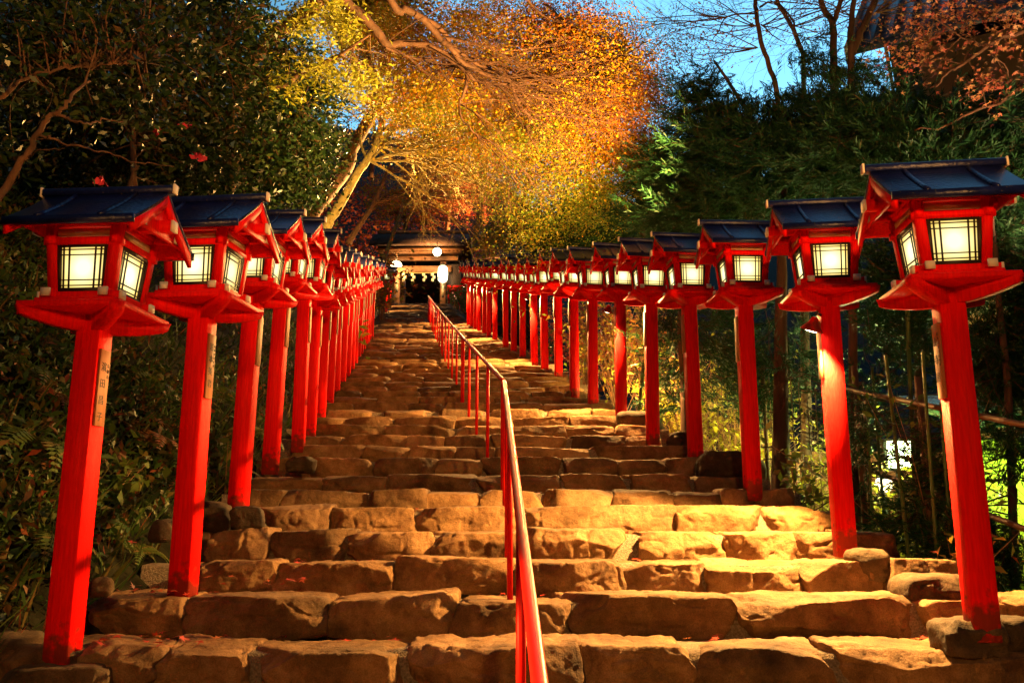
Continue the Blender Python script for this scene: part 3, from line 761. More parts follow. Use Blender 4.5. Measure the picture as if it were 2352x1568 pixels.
M['greenpanel'] = plain('yellow_green_sheet', (.42, .58, .05), .7, var=.1)
shed = thing('yard_shed', 'low shed with yellow-green wall sheet behind the nearest right lantern', 'shed', (5.7, 10.9, YARD))
part('wall', MB().box((1.6, 0, .95), (3.0, .12, 1.9)), M['greenpanel'], shed)
part('roof', MB().prism([(-.5, 2.0), (1.2, 2.5), (1.2, 2.6), (-.5, 2.1)], lambda p, q: (-.2, p, q), lambda p, q: (3.4, p, q)), plain('green_roof_sheet', (.06, .16, .08), .5), shed)
for x in (.05, 3.15): part('corner_post', MB().box((x, -.08, .98), (.1, .1, 1.96)), M['timber'], shed)
annex = thing('yard_wall', 'low plaster wall with a few upright boards behind the fence on the right', 'wall', (4.6, 15.2, YARD))
part('wall', MB().box((1.0, 0, 1.0), (5.2, .15, 2.0)), M['plaster'], annex)
for k in range(5): part('board', MB().box((-1.4 + k * 1.2, -.10, 1.0), (.07, .05, 2.0)), M['timber'], annex)
fl = thing('floodlight', 'blazing greenish-white floodlight behind the bamboo, right of the second right lantern', 'floodlight', P(2068, 1043, 10.2))
part('housing', MB().box((0, .07, 0), (.38, .12, .38), bev=.02), M['iron'], fl)
part('lens', MB().box((0, 0, 0), (.30, .02, .31), bev=.008), emit('green_white_lamp', (.80, 1.0, .45), 22), fl)
part('pole', MB().tube([(0, .1, -.1), (0, .1, YARD - P(2068, 1043, 10.2).z)], .03, 8), M['iron'], fl)
fq = P(2068, 1043, 10.2)
lamp('yard_light', 'POINT', fq + Vector((0, -.35, .05)), 330, (.82, 1.0, .30), .12)
lamp('shed_light', 'POINT', Vector((6.6, 9.9, YARD + 1.6)), 150, (.85, 1.0, .25), .12)
lamp('wall_light', 'POINT', Vector((4.2, 12.5, YARD + 1.3)), 260, (1.0, .78, .20), .12)
lamp('shrub_light', 'POINT', P(1500, 900, 12.4), 330, (1.0, .58, .14), .1)
lamp('bush_light', 'POINT', P(1720, 985, 10.4), 80, (1.0, .74, .16), .1)
lamp('house_light', 'POINT', Vector((8.2, 12.6, YARD + 5.2)), 300, (1.0, .50, .16), .15)
yl = thing('yard_lamp', 'small warm lamp low down behind the bamboo fence', 'lamp', P(2030, 1112, 10.6))
part('globe', MB().lathe([(0, -.10), (.08, -.07), (.11, 0), (.08, .07), (0, .1)], (0, 0, 0), 14), M['bulbsoft'], yl, True)
part('pole', MB().tube([(0, 0, -.08), (0, 0, YARD - P(2030, 1112, 10.6).z)], .025, 8), M['iron'], yl)

# wire fence and bamboo rail fence beside the stairs
M['wire'] = plain('rusty_wire', (.20, .10, .04), .6)
wf = thing('wire_fence', 'rusty square-mesh wire fence behind the third to sixth right lanterns', 'fence', (3.3, 8.0, YARD))
W0 = Vector((3.3, 8.0, 0)); W1 = Vector((2.3, 14.0, 0)); wd = (W1 - W0); wl = wd.length; wd.normalize()
mb = MB(); k = 0
while k <= wl:
    p = W0 + wd * k - W0; z0 = ground_z(W0.x + p.x, W0.y + p.y) - YARD
    mb.tube([(p.x, p.y, z0), (p.x, p.y, z0 + 2.0)], .006, 4); k += .17
for h in np.arange(.1, 2.0, .33):
    pts = []
    for k in np.linspace(0, wl, 9):
        p = wd * k; pts.append((p.x, p.y, ground_z(W0.x + p.x, W0.y + p.y) - YARD + h))
    mb.tube(pts, .006, 4)
part('wire_mesh', mb, M['wire'], wf)
for k in np.linspace(0, wl, 4):
    p = wd * k; part('fence_post', MB().tube([(p.x, p.y, ground_z(W0.x + p.x, W0.y + p.y) - YARD - .1), (p.x, p.y, ground_z(W0.x + p.x, W0.y + p.y) - YARD + 2.1)], .028, 8), M['wire'], wf)
M['bamboo'] = plain('green_bamboo', (.09, .15, .025), .4, var=.3, scale=5)
M['drybamboo'] = plain('dry_bamboo', (.15, .06, .025), .6, var=.35, scale=5, stretch=(1, 1, .3))
bf = thing('bamboo_fence', 'two sloping dry bamboo rails tied across posts behind the nearest right lanterns', 'fence', P(2000, 1300, 6.5))
B0_ = Vector(bf.location)
def knotted(a, b, r, n=7):
    pts = []; rs = []
    for k in range(n):
        for t_, q in ((0.0, 1.14), (.03, 1.0), (.97, 1.0)):
            pts.append(a.lerp(b, (k + t_) / n)); rs.append(r * q)
    pts.append(b); rs.append(r); return pts, rs
for (a, b) in ((P(1940, 893, 7.4), P(2400, 985, 5.2)), (P(1990, 1075, 7.4), P(2420, 1240, 5.2))):
    pts, rs = knotted(a, b, .021); part('rail', MB().tube([np.array(p) - np.array(B0_) for p in pts], rs, 8), M['drybamboo'], bf, True)
for (u, v, Y) in ((1962, 880, 7.35), (2108, 905, 6.55)):
    p = P(u, v - 40, Y); part('post', MB().tube([np.array(p) - np.array(B0_), np.array((p.x, p.y + .03, YARD - .1)) - np.array(B0_)], .028, 8), M['drybamboo'], bf, True)
BS = [(2082, 700, 2100, 1290, 6.9, .018), (2010, 930, 2040, 1300, 7.2, .013), (2045, 900, 2090, 1260, 6.4, .014), (2125, 900, 2150, 1300, 6.0, .012), (1992, 960, 2000, 1240, 7.0, .010), (1475, 860, 1462, 970, 10.4, .022), (2165, 1000, 2185, 1320, 6.1, .011)]
for k, (u0, v0, u1, v1, Y, r) in enumerate(BS):
    a = P(u1, v1, Y); b = P(u0, v0, Y + .1); b = b + (b - a) * .25
    a.z = min(a.z, ground_z(a.x, a.y) - .05); pts, rs = knotted(a, b, r, 6)
    o = link('bamboo', MB().tube(pts, rs, 8).mesh('bamboo', True), M['bamboo'])
    tag(o, ['thickest green bamboo stem right of the second right lantern', 'thin green bamboo stem left of the floodlight', 'green bamboo stem crossing just left of the floodlight', 'green bamboo stem just right of the floodlight', 'thin bamboo stem beside the second right lantern post', 'yellow-lit bamboo stem behind the fence between the fifth and sixth right lanterns', 'thin bamboo stem left of the nearest right post'][k], 'bamboo', 'bamboo stems behind the right lanterns')

# ------------------------------------------------------------------ vegetation
M['bark'] = plain('brown_bark', (.12, .055, .028), .85, var=.5, scale=12, bump=.9, bscale=25, stretch=(1, 1, .35))
M['maplebark'] = plain('maple_bark', (.075, .028, .013), .8, var=.4, scale=12, bump=.6, bscale=25)
M['paletree'] = plain('pale_mossy_bark', (.40, .29, .09), .85, var=.45, scale=14, bump=.9, bscale=30)
M['darkbark'] = plain('cedar_bark', (.085, .040, .025), .9, var=.5, scale=10, bump=1.0, bscale=22, stretch=(1, 1, .15))
M['twig'] = plain('twig_bark', (.26, .13, .06), .8, var=.3)
M['camellia'] = leafmat('camellia_leaf', [(0, (.010, .026, .008)), (.6, (.022, .048, .011)), (.92, (.05, .07, .016)), (1, (.08, .04, .016))], .12, .30, .4)
M['maple'] = leafmat('gold_maple_leaf', [(0, (.36, .36, .015)), (.35, (.62, .42, .015)), (.75, (.72, .34, .015)), (.95, (.66, .18, .02)), (1, (.5, .06, .02))], .45)
M['ambermaple'] = leafmat('amber_maple_leaf', [(0, (.58, .28, .015)), (.5, (.56, .17, .015)), (.85, (.42, .08, .015)), (1, (.30, .28, .02))], .4)
M['mapleg'] = leafmat('green_maple_leaf', [(0, (.12, .24, .02)), (.5, (.30, .32, .03)), (1, (.55, .30, .03))], .45)
M['redmaple'] = leafmat('red_maple_leaf', [(0, (.55, .16, .03)), (.5, (.55, .08, .02)), (1, (.36, .03, .02))], .4)
M['pinkmaple'] = leafmat('pale_red_maple_leaf', [(0, (.60, .35, .12)), (.5, (.58, .22, .10)), (1, (.42, .07, .05))], .4)
M['cedar'] = leafmat('cedar_needle', [(0, (.008, .036, .014)), (.6, (.016, .066, .020)), (.95, (.030, .09, .022)), (1, (.10, .05, .02))], .15, .5, .3)
M['fernmat'] = leafmat('fern_leaf', [(0, (.07, .12, .015)), (.7, (.10, .13, .02)), (1, (.24, .15, .04))], .3)
M['dryfern'] = leafmat('dry_fern_leaf', [(0, (.45, .20, .07)), (.6, (.36, .15, .05)), (1, (.22, .16, .03))], .3)
M['under'] = leafmat('undergrowth_leaf', [(0, (.025, .060, .012)), (.55, (.055, .105, .016)), (.8, (.12, .10, .022)), (.95, (.17, .07, .025)), (1, (.30, .05, .02))], .25)
M['lime'] = leafmat('yellow_green_leaf', [(0, (.34, .38, .03)), (.6, (.48, .42, .04)), (1, (.30, .28, .03))], .4)
M['orange'] = leafmat('orange_shrub_leaf', [(0, (.18, .22, .03)), (.4, (.46, .30, .04)), (.75, (.60, .22, .04)), (1, (.5, .08, .03))], .4)
M['fallen'] = leafmat('fallen_maple_leaf', [(0, (.50, .05, .02)), (.6, (.36, .03, .015)), (1, (.45, .14, .03))], .2)
M['pink'] = plain('pink_petals', (.75, .05, .12), .6)

def rnd_dirs(rng, n, flat=1.0):
    d = rng.normal(0, 1, (n, 3)); d[:, 2] *= flat; return d / np.linalg.norm(d, axis=1, keepdims=True)
def leaves_np(c, size, rng, aspect=.42, up=.5, flat=.6, dirs=None, star=False, fold=.12):
    """leaf blades: pointed quads, or five-lobed maple leaves"""
    n = len(c); a = rnd_dirs(rng, n, flat) if dirs is None else dirs
    nm = rnd_dirs(rng, n) + np.array([0, 0, up * 2]); s = np.cross(a, nm); s /= np.linalg.norm(s, axis=1, keepdims=True) + 1e-9
    nm = np.cross(s, a); L = (size * rng.uniform(.65, 1.3, n))[:, None]
    if star:
        ang = [-90, -50, -32, 8, 25, 90, 155, 172, 212, 230]; rr_ = [.12, .36, .22, .55, .30, .9, .30, .55, .22, .36]
        rr_ = [.10, .42, .2, .78, .3, 1.0, .3, .78, .2, .42]; ang = [-90, -45, -20, 25, 58, 90, 122, 155, 200, 225]
        V = np.stack([c + L * r_ * .6 * (math.cos(rad(t_)) * s + math.sin(rad(t_)) * a) - nm * L * fold * r_ * r_ for t_, r_ in zip(ang, rr_)], 1)
        k = 10
    else:
        w = L * aspect * .5
        V = np.stack([c, c + a * L * .45 + s * w + nm * L * fold, c + a * L, c + a * L * .45 - s * w + nm * L * fold], 1); k = 4
    F = np.arange(n * k).reshape(n, k)
    return V.reshape(-1, 3), F
def blob_points(rng, blobs, per=40, sig=.16, flatten=.45):
    """clumped points inside ellipsoids given as (u, v, Y, ru px, rv px, rY m, count)"""
    out = []; cen = []
    for (u, v, Y, ru, rv, rY, n) in blobs:
        m = max(1, n // per); d = rnd_dirs(rng, m) * (1.22 * rng.uniform(0, 1, m) ** .62)[:, None]
        for k in range(m):
            p = P(u + d[k, 0] * ru, v + d[k, 2] * rv, Y + d[k, 1] * rY); cen.append(p)
            q = rng.normal(0, sig * rng.uniform(.6, 1.4), (per, 3)); q[:, 2] *= flatten
            q[:, 2] -= .25 * (q[:, 0] ** 2 + q[:, 1] ** 2) / max(sig, .05)
            out.append(np.array(p) + q)
    return np.concatenate(out), [np.array(c) for c in cen]
def limb_pts(limbs, rng, jit=.0):
    """[(pts (u,v,Y), r0 px, r1 px)] -> tube list in metres"""
    res = []
    for pts, r0, r1 in limbs:
        p3 = [P(*q) for q in pts]; q = smooth_path(p3, 4, jit, rng)
        D = np.interp(np.linspace(0, 1, len(q)), np.linspace(0, 1, len(pts)), [a[2] for a in pts])
        res.append((q, np.linspace(r0, r1, len(q)) * D / FPX))
    return res
def twigs_to(rng, limbs, centres, r=.006, sag=.12, maxd=1.3, frac=.3):
    """thin twigs joining the limbs to the leaf pads"""
    al = np.concatenate([q for q, _ in limbs]); out = []
    for c in centres:
        if rng.uniform() > frac: continue
        d = np.linalg.norm(al - c, axis=1); k = int(np.argmin(d + rng.uniform(0, .5, len(d))))
        if d[k] > maxd or d[k] < .05: continue
        a = al[k]; mid = (a + c) / 2 + rng.normal(0, .10 * d[k], 3) + np.array([0, 0, sag * d[k]])
        out.append((smooth_path([a, mid, c + rng.normal(0, .05, 3)], 3), np.linspace(r * 1.8, r * .5, 7)))
    return out
def fan(rng, start, d, L, r, depth, out, spread=.5, kids=(3, 6), grav=-.02):
    d = np.array(d, float); d /= np.linalg.norm(d); p = np.array(start, float); n = 6; pts = [p.copy()]; dd = d.copy()
    for k in range(n):
        dd = dd + rng.normal(0, .10, 3) + np.array([0, 0, grav]); dd /= np.linalg.norm(dd); p = p + dd * L / n; pts.append(p.copy())
    out.append((np.array(pts), np.linspace(r, r * .4, n + 1)))
    if depth > 0:
        for k in range(rng.integers(*kids)):
            i = rng.integers(2, n + 1); nd = d + rng.normal(0, spread, 3); fan(rng, pts[i], nd, L * rng.uniform(.45, .7), r * .5, depth - 1, out, spread, kids, grav)
def tubes_mesh(name, tubes, sides=6):
    V = []; F = []; n = 0
    for q, r in tubes:
        sd = sides if np.max(r) > .012 else 4 if np.max(r) > .006 else 3
        v, f = tube_np(q, r, sd); V.append(v); F.append(f + n); n += len(v)
    return mesh_np(name, np.concatenate(V), [np.concatenate(F)], True)
def tree(name, label, cat, limbs, crowns, bark, group=None, extra=(), seed=1, twig_r=.006, sides=9, twigs=True):
    """limbs by tube list; crowns: (part name, material, blobs, per, sigma, flatten, size, kw)"""
    rng = np.random.default_rng(seed); tubes = limb_pts(limbs, rng, .006) + list(extra); cm = []
    for (pn, m_, blobs, per, sig, flt, size, kw) in crowns:
        pts, cen = blob_points(rng, blobs, per, sig, flt); V, F = leaves_np(pts, size, rng, **kw); cm.append((pn, m_, V, F))
        if twigs: tubes += twigs_to(rng, tubes[:len(limbs)] or tubes, cen, twig_r)
    base = tubes[0][0][0]
    t_ = thing(name, label, cat, tuple(base), 0, group)
    b0 = np.array(base)
    me = tubes_mesh('trunk', [(q - b0, r) for q, r in tubes], sides); link('trunk', me, bark, t_)
    for (pn, m_, V, F) in cm: link(pn, mesh_np(pn, V - b0, [F]), m_, t_)
    return t_

# --- the great maple leaning over the stairs
C2 = lambda x, y, Y: (686 + .375 * x, .375 * y, Y)
ML = [([(650, -380, 7.6), (730, -120, 8.4), C2(290, 0, 8.9), C2(400, 110, 9.1), C2(490, 210, 9.3), C2(530, 270, 9.4), C2(640, 265, 9.5), C2(760, 275, 9.6), C2(870, 320, 9.7), C2(950, 380, 9.8), C2(1030, 440, 9.9), C2(1080, 490, 10), C2(1200, 515, 10.2), C2(1330, 525, 10.3), C2(1450, 515, 10.4), C2(1600, 560, 10.6)], 15, 1.6),
      ([(760, -300, 8.0), C2(560, 0, 8.9), C2(660, 60, 9.1), C2(760, 120, 9.3), C2(850, 220, 9.5), C2(940, 310, 9.6), C2(1010, 390, 9.8), C2(1100, 430, 9.9), C2(1200, 480, 10), C2(1290, 490, 10.1), C2(1320, 560, 10.2), C2(1350, 650, 10.3), C2(1410, 720, 10.4), C2(1400, 800, 10.4), C2(1470, 930, 10.5)], 11, 1.3),
      ([C2(760, 110, 9.3), C2(880, 190, 9.6), C2(950, 290, 9.8), C2(1100, 400, 10.1), C2(1200, 440, 10.3), C2(1300, 470, 10.4), C2(1430, 480, 10.6), C2(1700, 450, 11), C2(1900, 410, 11.3), C2(2000, 340, 11.4)], 7, 1.2),
      ([C2(1030, 440, 9.9), C2(1020, 540, 9.9), C2(990, 640, 10), C2(1000, 720, 10), C2(1080, 820, 10.1), C2(1130, 890, 10.2)], 5, 1.2),
      ([C2(530, 290, 9.4), C2(620, 330, 9.6), C2(720, 360, 9.8), C2(880, 370, 10), C2(960, 410, 10.1)], 4, 1.2),
      ([C2(1300, 470, 10.4), C2(1450, 430, 10.6), C2(1520, 360, 10.8), C2(1560, 300, 10.9)], 4, 1.0),
      ([C2(1560, 300, 10.7), C2(1720, 340, 11), C2(1880, 400, 11.3)], 2.5, .8), ([C2(1350, -60, 10), C2(1450, 60, 10.3), C2(1580, 130, 10.6), C2(1700, 160, 10.9)], 3.5, 1)]
MB1 = [(880, 60, 12.8, 90, 75, 1.2, 4528), (960, 130, 12.6, 70, 60, 1.0, 2767), (1010, 190, 11.8, 120, 90, 1.4, 12429), (1150, 110, 12, 130, 105, 1.4, 14819), (1290, 70, 12.2, 120, 95, 1.4, 13863), (1380, 130, 12, 110, 100, 1.3, 13385), (1240, 230, 12, 160, 90, 1.4, 18165),
       (1400, 240, 12.2, 110, 80, 1.2, 11951), (1140, 290, 12.2, 90, 70, 1.2, 5200), (1300, 330, 12.4, 120, 80, 1.2, 10038), (1470, 190, 12, 60, 70, .9, 3585), (1060, 40, 12.4, 110, 70, 1.2, 6214), (930, 200, 11.6, 70, 55, .8, 4063), (1420, 330, 12.6, 70, 60, .9, 4302)]
MB2 = [(1210, 300, 11.4, 120, 60, 1, 5258), (1290, 420, 12.2, 90, 80, .9, 7648), (1190, 420, 12.6, 60, 80, .8, 4302), (1230, 520, 12.6, 40, 50, .6, 2151), (990, 240, 11.4, 70, 50, .7, 3107), (1370, 400, 12.6, 60, 50, .7, 2868)]
mext = []; rng = np.random.default_rng(19)
for (x, y, Y) in ((530, 270, 9.4), (760, 275, 9.6), (950, 380, 9.8), (1080, 490, 10), (1200, 515, 10.2), (1330, 525, 10.3), (1450, 515, 10.4), (1320, 560, 10.2), (1410, 720, 10.4), (1100, 400, 10.1), (1300, 470, 10.4), (1700, 450, 11), (1900, 410, 11.3), (990, 640, 10), (1080, 820, 10.1), (720, 360, 9.8), (1520, 360, 10.8), (850, 220, 9.5)):
    for k in range(3): fan(rng, P(*C2(x, y, Y)), (rng.uniform(.4, 1.2), rng.uniform(-.3, .5), rng.uniform(-.55, .35)), rng.uniform(.6, 1.3), .011, 2, mext, .38, (3, 5), -.05)
FRINGE = [(1500, 130, 12, 75, 95, .8, 1132), (1530, 60, 12, 60, 60, .6, 595), (1480, 300, 12.4, 80, 70, .8, 1887), (1440, 420, 12.9, 80, 60, .8, 2390), (1350, 490, 13.2, 80, 45, .7, 2012)]
tree('maple_tree', 'great golden-orange maple whose long branches hang over the stairs from upper left', 'tree', ML,
     [('crown', M['maple'], [b for k, b in enumerate(MB1) if k % 3 != 1], 60, .22, .26, .038, dict(aspect=.6, up=.75)), ('crown', M['ambermaple'], [b for k, b in enumerate(MB1) if k % 3 == 1] + [(u + 20, v + 15, Y + .5, a * .95, c_ * .95, e_, int(n * .25)) for (u, v, Y, a, c_, e_, n) in MB1 if n > 3000], 60, .22, .26, .038, dict(aspect=.6, up=.75)), ('crown', M['mapleg'], MB2 + FRINGE, 50, .22, .28, .038, dict(aspect=.55, up=.7))], M['maplebark'], extra=mext, seed=11, twig_r=.0055)

# --- floodlit trunks rising behind the left lanterns
e = []; rng = np.random.default_rng(8)
for (u, v, Y, n) in ((870, 250, 15, 7), (877, 300, 15, 9), (862, 330, 15, 8), (850, 370, 15, 7), (885, 265, 15.4, 6), (960, 300, 15, 5), (930, 340, 15, 5)):
    for k in range(n): fan(rng, P(u, v, Y), (rng.uniform(.5, 1.1), rng.uniform(-.5, .7), rng.uniform(-.25, .55)), rng.uniform(1.3, 2.4), .024, 3, e, .42, (3, 6), -.035)
tree('maple_tree', 'leaning trunk lit bright yellow, with bare golden twigs fanning right', 'tree',
     [([(735, 560, 15), C2(180, 1370, 15), C2(260, 1240, 15), C2(340, 1090, 15), C2(420, 980, 15), C2(480, 870, 15), C2(510, 740, 15), C2(510, 650, 15.1), (872, 200, 15.2), (850, 150, 15.3)], 13, 5), ([C2(480, 870, 15), C2(600, 790, 15), C2(760, 720, 15), (990, 250, 15)], 5, 1.2), ([C2(510, 700, 15), C2(430, 480, 15), C2(270, 460, 15)], 5, 2), ([C2(420, 980, 15), C2(380, 880, 15), C2(390, 760, 15.1)], 4, 2)],
     [('crown', M['mapleg'], [(930, 250, 15.4, 90, 50, .8, 900), (820, 200, 15, 60, 40, .6, 700)], 30, .2, .4, .05, dict(aspect=.5, up=.5))], M['paletree'], extra=e, seed=21, twigs=False)
tree('old_tree', 'dark leaning trunk with orange-lit foot behind the left lantern roofs', 'tree',
     [([(690, 560, 16), C2(90, 1290, 16), C2(190, 1170, 16), C2(300, 1010, 16), C2(330, 900, 16), C2(430, 740, 16), C2(480, 640, 16), C2(470, 520, 16.1), (840, 120, 16.4)], 21, 10), ([C2(300, 1010, 16), C2(230, 900, 16), C2(300, 790, 16.2)], 6, 3)],
     [('crown', M['mapleg'], [(790, 150, 16.4, 90, 60, 1, 1500), (760, 60, 16.4, 90, 50, 1, 1200)], 30, .25, .4, .055, dict(aspect=.5, up=.5))], M['bark'], seed=22)
# --- bare and russet trees higher up
def baretree(label, limbs, spots, seed, col, crowns=(), L=(1.6, 3.0), name='bare_tree', dirx=(.4, 1.1), r0=.018, depth=3):
    e = []; rng = np.random.default_rng(seed)
    for (u, v, Y, n) in spots:
        for k in range(n): fan(rng, P(u, v, Y), (rng.uniform(*dirx), rng.uniform(-.6, .6), rng.uniform(-.1, .6)), rng.uniform(*L), r0, depth, e, .4, (3, 6), -.03)
    return tree(name, label, 'tree', limbs, list(crowns), col, extra=e, seed=seed, twigs=False)
rust = dict(aspect=.55, up=.5)
baretree('slender bare tree with russet twigs spreading right above the gate', [([(800, 560, 21), C2(340, 1430, 21), C2(450, 1260, 21), C2(540, 1060, 21), C2(590, 920, 21)], 8, 3), ([C2(450, 1260, 21), C2(640, 1180, 21), C2(820, 1060, 21)], 4, 1)],
         [(855, 472, 21, 5), (888, 397, 21, 5), (907, 345, 21, 5), (930, 440, 21, 4), (990, 400, 21, 3)], 31, M['twig'], [('crown', M['redmaple'], [(1000, 440, 22, 110, 60, 1.5, 500)], 20, .4, .4, .06, rust)], (2.0, 3.2))
baretree('pale thin trunk standing left of the gate roof', [([(880, 600, 31), C2(530, 1560, 31), C2(600, 1380, 31), C2(640, 1240, 31), (945, 420, 31)], 6, 3)], [(926, 465, 31, 5), (940, 430, 31, 5)], 32, M['paletree'], (), (2.2, 4), r0=.022)
baretree('straight grey trunk rising right of the gate among red leaves', [([(1090, 570, 33), C2(1090, 1410, 33), C2(1120, 1200, 33), C2(1140, 1060, 33), (1122, 340, 33)], 8, 4)], [(1112, 400, 33, 5), (1118, 360, 33, 5)], 33, plain('grey_bark', (.22, .19, .18), .8, var=.4, scale=6),
         [('crown', M['redmaple'], [(1130, 360, 33, 110, 60, 2, 1500)], 30, .4, .4, .075, rust)], (2.2, 4), dirx=(-1, 1), r0=.022)
rng = np.random.default_rng(77)
HT = [(930, 470, 50, 90, 60, 'M', 'russet maple on the slope left above the gate roof'), (1030, 450, 54, 90, 70, 'R', 'red maple on the slope right behind the gate roof'), (1100, 380, 60, 100, 80, 'R', 'crimson maple high behind the grey trunk'),
      (960, 350, 62, 100, 80, 'M', 'orange maple high on the hill behind the yellow twigs'), (1220, 330, 58, 110, 80, 'R', 'red maple behind the great maple, centre right'), (1350, 340, 52, 110, 80, 'R', 'red maple low behind the golden canopy, left of the cedars'),
      (1460, 370, 46, 70, 60, 'P', 'purplish-red maple beside the sky gap, left of the cedars'), (1080, 200, 64, 130, 100, 'M', 'orange maple on the ridge behind the hanging branches'), (1280, 180, 62, 130, 100, 'M', 'tall orange maple under the blue sky'), (860, 240, 56, 110, 100, 'M', 'brown-orange maple behind the yellow trunk'), (890, 60, 45, 110, 110, 'R', 'dark red maple high behind the mossy bough'), (840, 10, 38, 90, 80, 'M', 'brown-gold maple at the top edge behind the mossy bough'), (1000, 300, 58, 110, 90, 'M', 'orange maple above the bare russet twigs')]
for k, (u, v, Y, ru, rv, c, lab) in enumerate(HT):
    m_ = {'M': M['maple'], 'R': M['redmaple'], 'P': M['redmaple']}[c]
    g = P(u, v, Y); gz = ground_z(g.x, g.y); r = ru * Y / FPX
    lim = [([(u + rng.uniform(-20, 20), v + rv * 1.7, Y), (u, v + rv * .6, Y), (u + rng.uniform(-15, 15), v - rv * .5, Y)], 7, 2)]
    e = []
    for q in range(8): fan(rng, P(u + rng.uniform(-20, 20), v + rng.uniform(0, rv * .7), Y), (rng.uniform(-1, 1), rng.uniform(-.7, .4), rng.uniform(0, .9)), r * rng.uniform(.6, 1.0), .05, 2, e, .4, (3, 6), 0)
    n = 7000 if v < 100 else 3600
    tree('maple_tree', lab, 'tree', lim, [('crown', m_, [(u, v, Y, ru, rv, r, n)], 30, r * .16, .5, .26 if v < 100 else .17, rust)], M['twig'], 'maples on the hill behind the gate', extra=e, seed=400 + k, twigs=False)

# --- dark evergreens on the left
C1 = lambda x, y, Y: (x / 3, y / 3, Y)
cam_kw = dict(aspect=.42, up=.35, flat=.7)
tree('camellia_tree', 'near evergreen tree with bare reddish boughs reaching in from the left edge', 'tree',
     [([(-160, 640, 4.4), (-60, 530, 4.5), C1(0, 1340, 4.6), C1(110, 1170, 4.6), C1(200, 1040, 4.6), C1(270, 900, 4.6), C1(330, 810, 4.6), C1(410, 770, 4.6), C1(480, 690, 4.6), C1(530, 620, 4.7), C1(620, 560, 4.9)], 11, 3),
      ([(-100, 290, 4.6), C1(0, 690, 4.7), C1(80, 620, 4.7), C1(180, 540, 4.8), C1(300, 500, 4.8), C1(450, 470, 4.9), C1(600, 470, 5), C1(780, 440, 5), C1(1000, 425, 5.1)], 6, 1.2),
      ([C1(400, 795, 4.6), C1(470, 820, 4.6), C1(560, 850, 4.6), C1(640, 850, 4.7), C1(720, 820, 4.8), C1(850, 840, 4.9)], 5, 1.5),
      ([C1(280, 935, 4.6), C1(380, 950, 4.6), C1(450, 1000, 4.7), C1(560, 1000, 4.7), C1(650, 1040, 4.8), C1(760, 1050, 4.9), C1(900, 1120, 5), C1(1060, 1130, 5.1), C1(1200, 1150, 5.2)], 4, 1),
      ([C1(190, 1080, 4.6), C1(300, 1030, 4.5), C1(440, 1020, 4.5)], 3, 1.2)],
     [('crown', M['camellia'], [(60, 80, 5.2, 120, 110, .7, 1500), (230, 60, 5.4, 150, 90, .7, 1700), (380, 110, 5.6, 110, 100, .7, 1400), (160, 180, 5.5, 180, 60, .6, 900), (330, 240, 5.7, 120, 60, .5, 700), (20, 320, 5.0, 40, 90, .4, 250)], 14, .13, .7, .062, cam_kw)], M['bark'], seed=41, twig_r=.004)
tree('camellia_tree', 'dense dark evergreen filling the upper left behind the near boughs', 'tree',
     [([(310, 640, 7.6), (312, 480, 7.6), (305, 330, 7.6), (320, 180, 7.6), (330, 40, 7.7)], 9, 4), ([(290, 560, 7.6), (300, 420, 7.5), (318, 380, 7.5)], 7, 3), ([(312, 330, 7.6), (230, 200, 7.6), (130, 100, 7.6)], 4, 2), ([(312, 300, 7.6), (420, 190, 7.6), (520, 90, 7.7)], 4, 2)],
     [('crown', M['camellia'], [(100, 60, 8.2, 180, 150, .9, 5200), (330, 50, 8.2, 170, 140, .9, 5200), (520, 60, 8.6, 120, 130, .9, 3800), (80, 300, 8.4, 140, 130, .8, 3400), (320, 280, 8.6, 150, 120, .8, 3800), (480, 250, 8.8, 120, 130, .9, 3600), (180, 420, 8.6, 200, 70, .8, 2600), (420, 400, 9, 150, 70, .8, 2400)], 16, .16, .7, .085, cam_kw)], M['bark'], seed=42, twig_r=.005)
cl = tree('camellia_tree', 'floodlit evergreen with glinting leaves beside the yellow trunk', 'tree',
     [([(540, 560, 10.5), (535, 440, 10.5), (550, 330, 10.5), (600, 220, 10.6), (640, 120, 10.7)], 8, 3), ([(470, 500, 10.4), (490, 420, 10.4), (505, 380, 10.5), (560, 300, 10.6)], 6, 2), ([(560, 330, 10.5), (640, 300, 10.6), (700, 260, 10.7)], 4, 1.5)],
     [('crown', M['camellia'], [(600, 150, 11, 110, 110, .8, 5200), (640, 290, 11, 100, 100, .8, 5600), (550, 330, 11.2, 110, 90, .8, 4200), (690, 390, 11.3, 60, 80, .7, 2600), (700, 200, 11.3, 70, 90, .7, 3000), (590, 420, 11.4, 110, 50, .7, 2200), (740, 330, 12.4, 50, 60, .5, 1500)], 16, .14, .7, .085, cam_kw)], M['bark'], seed=43, twig_r=.005)
fv = []; rng = np.random.default_rng(3)
for (u, v, Y, s) in ((430, 288, 7.2, .075), (450, 365, 7.4, .06), (465, 358, 7.4, .05), (238, 412, 5.6, .05), (360, 300, 7.2, .03)):
    for k in range(6): fv.append(P(u, v, Y))
V, F = leaves_np(np.array(fv), .07, rng, aspect=.7, up=.1)
tag(link('camellia_flower', mesh_np('camellia_flower', V, [F]), M['pink']), 'pink camellia blooms scattered among the dark leaves at upper left', 'flowers', None, 'stuff')
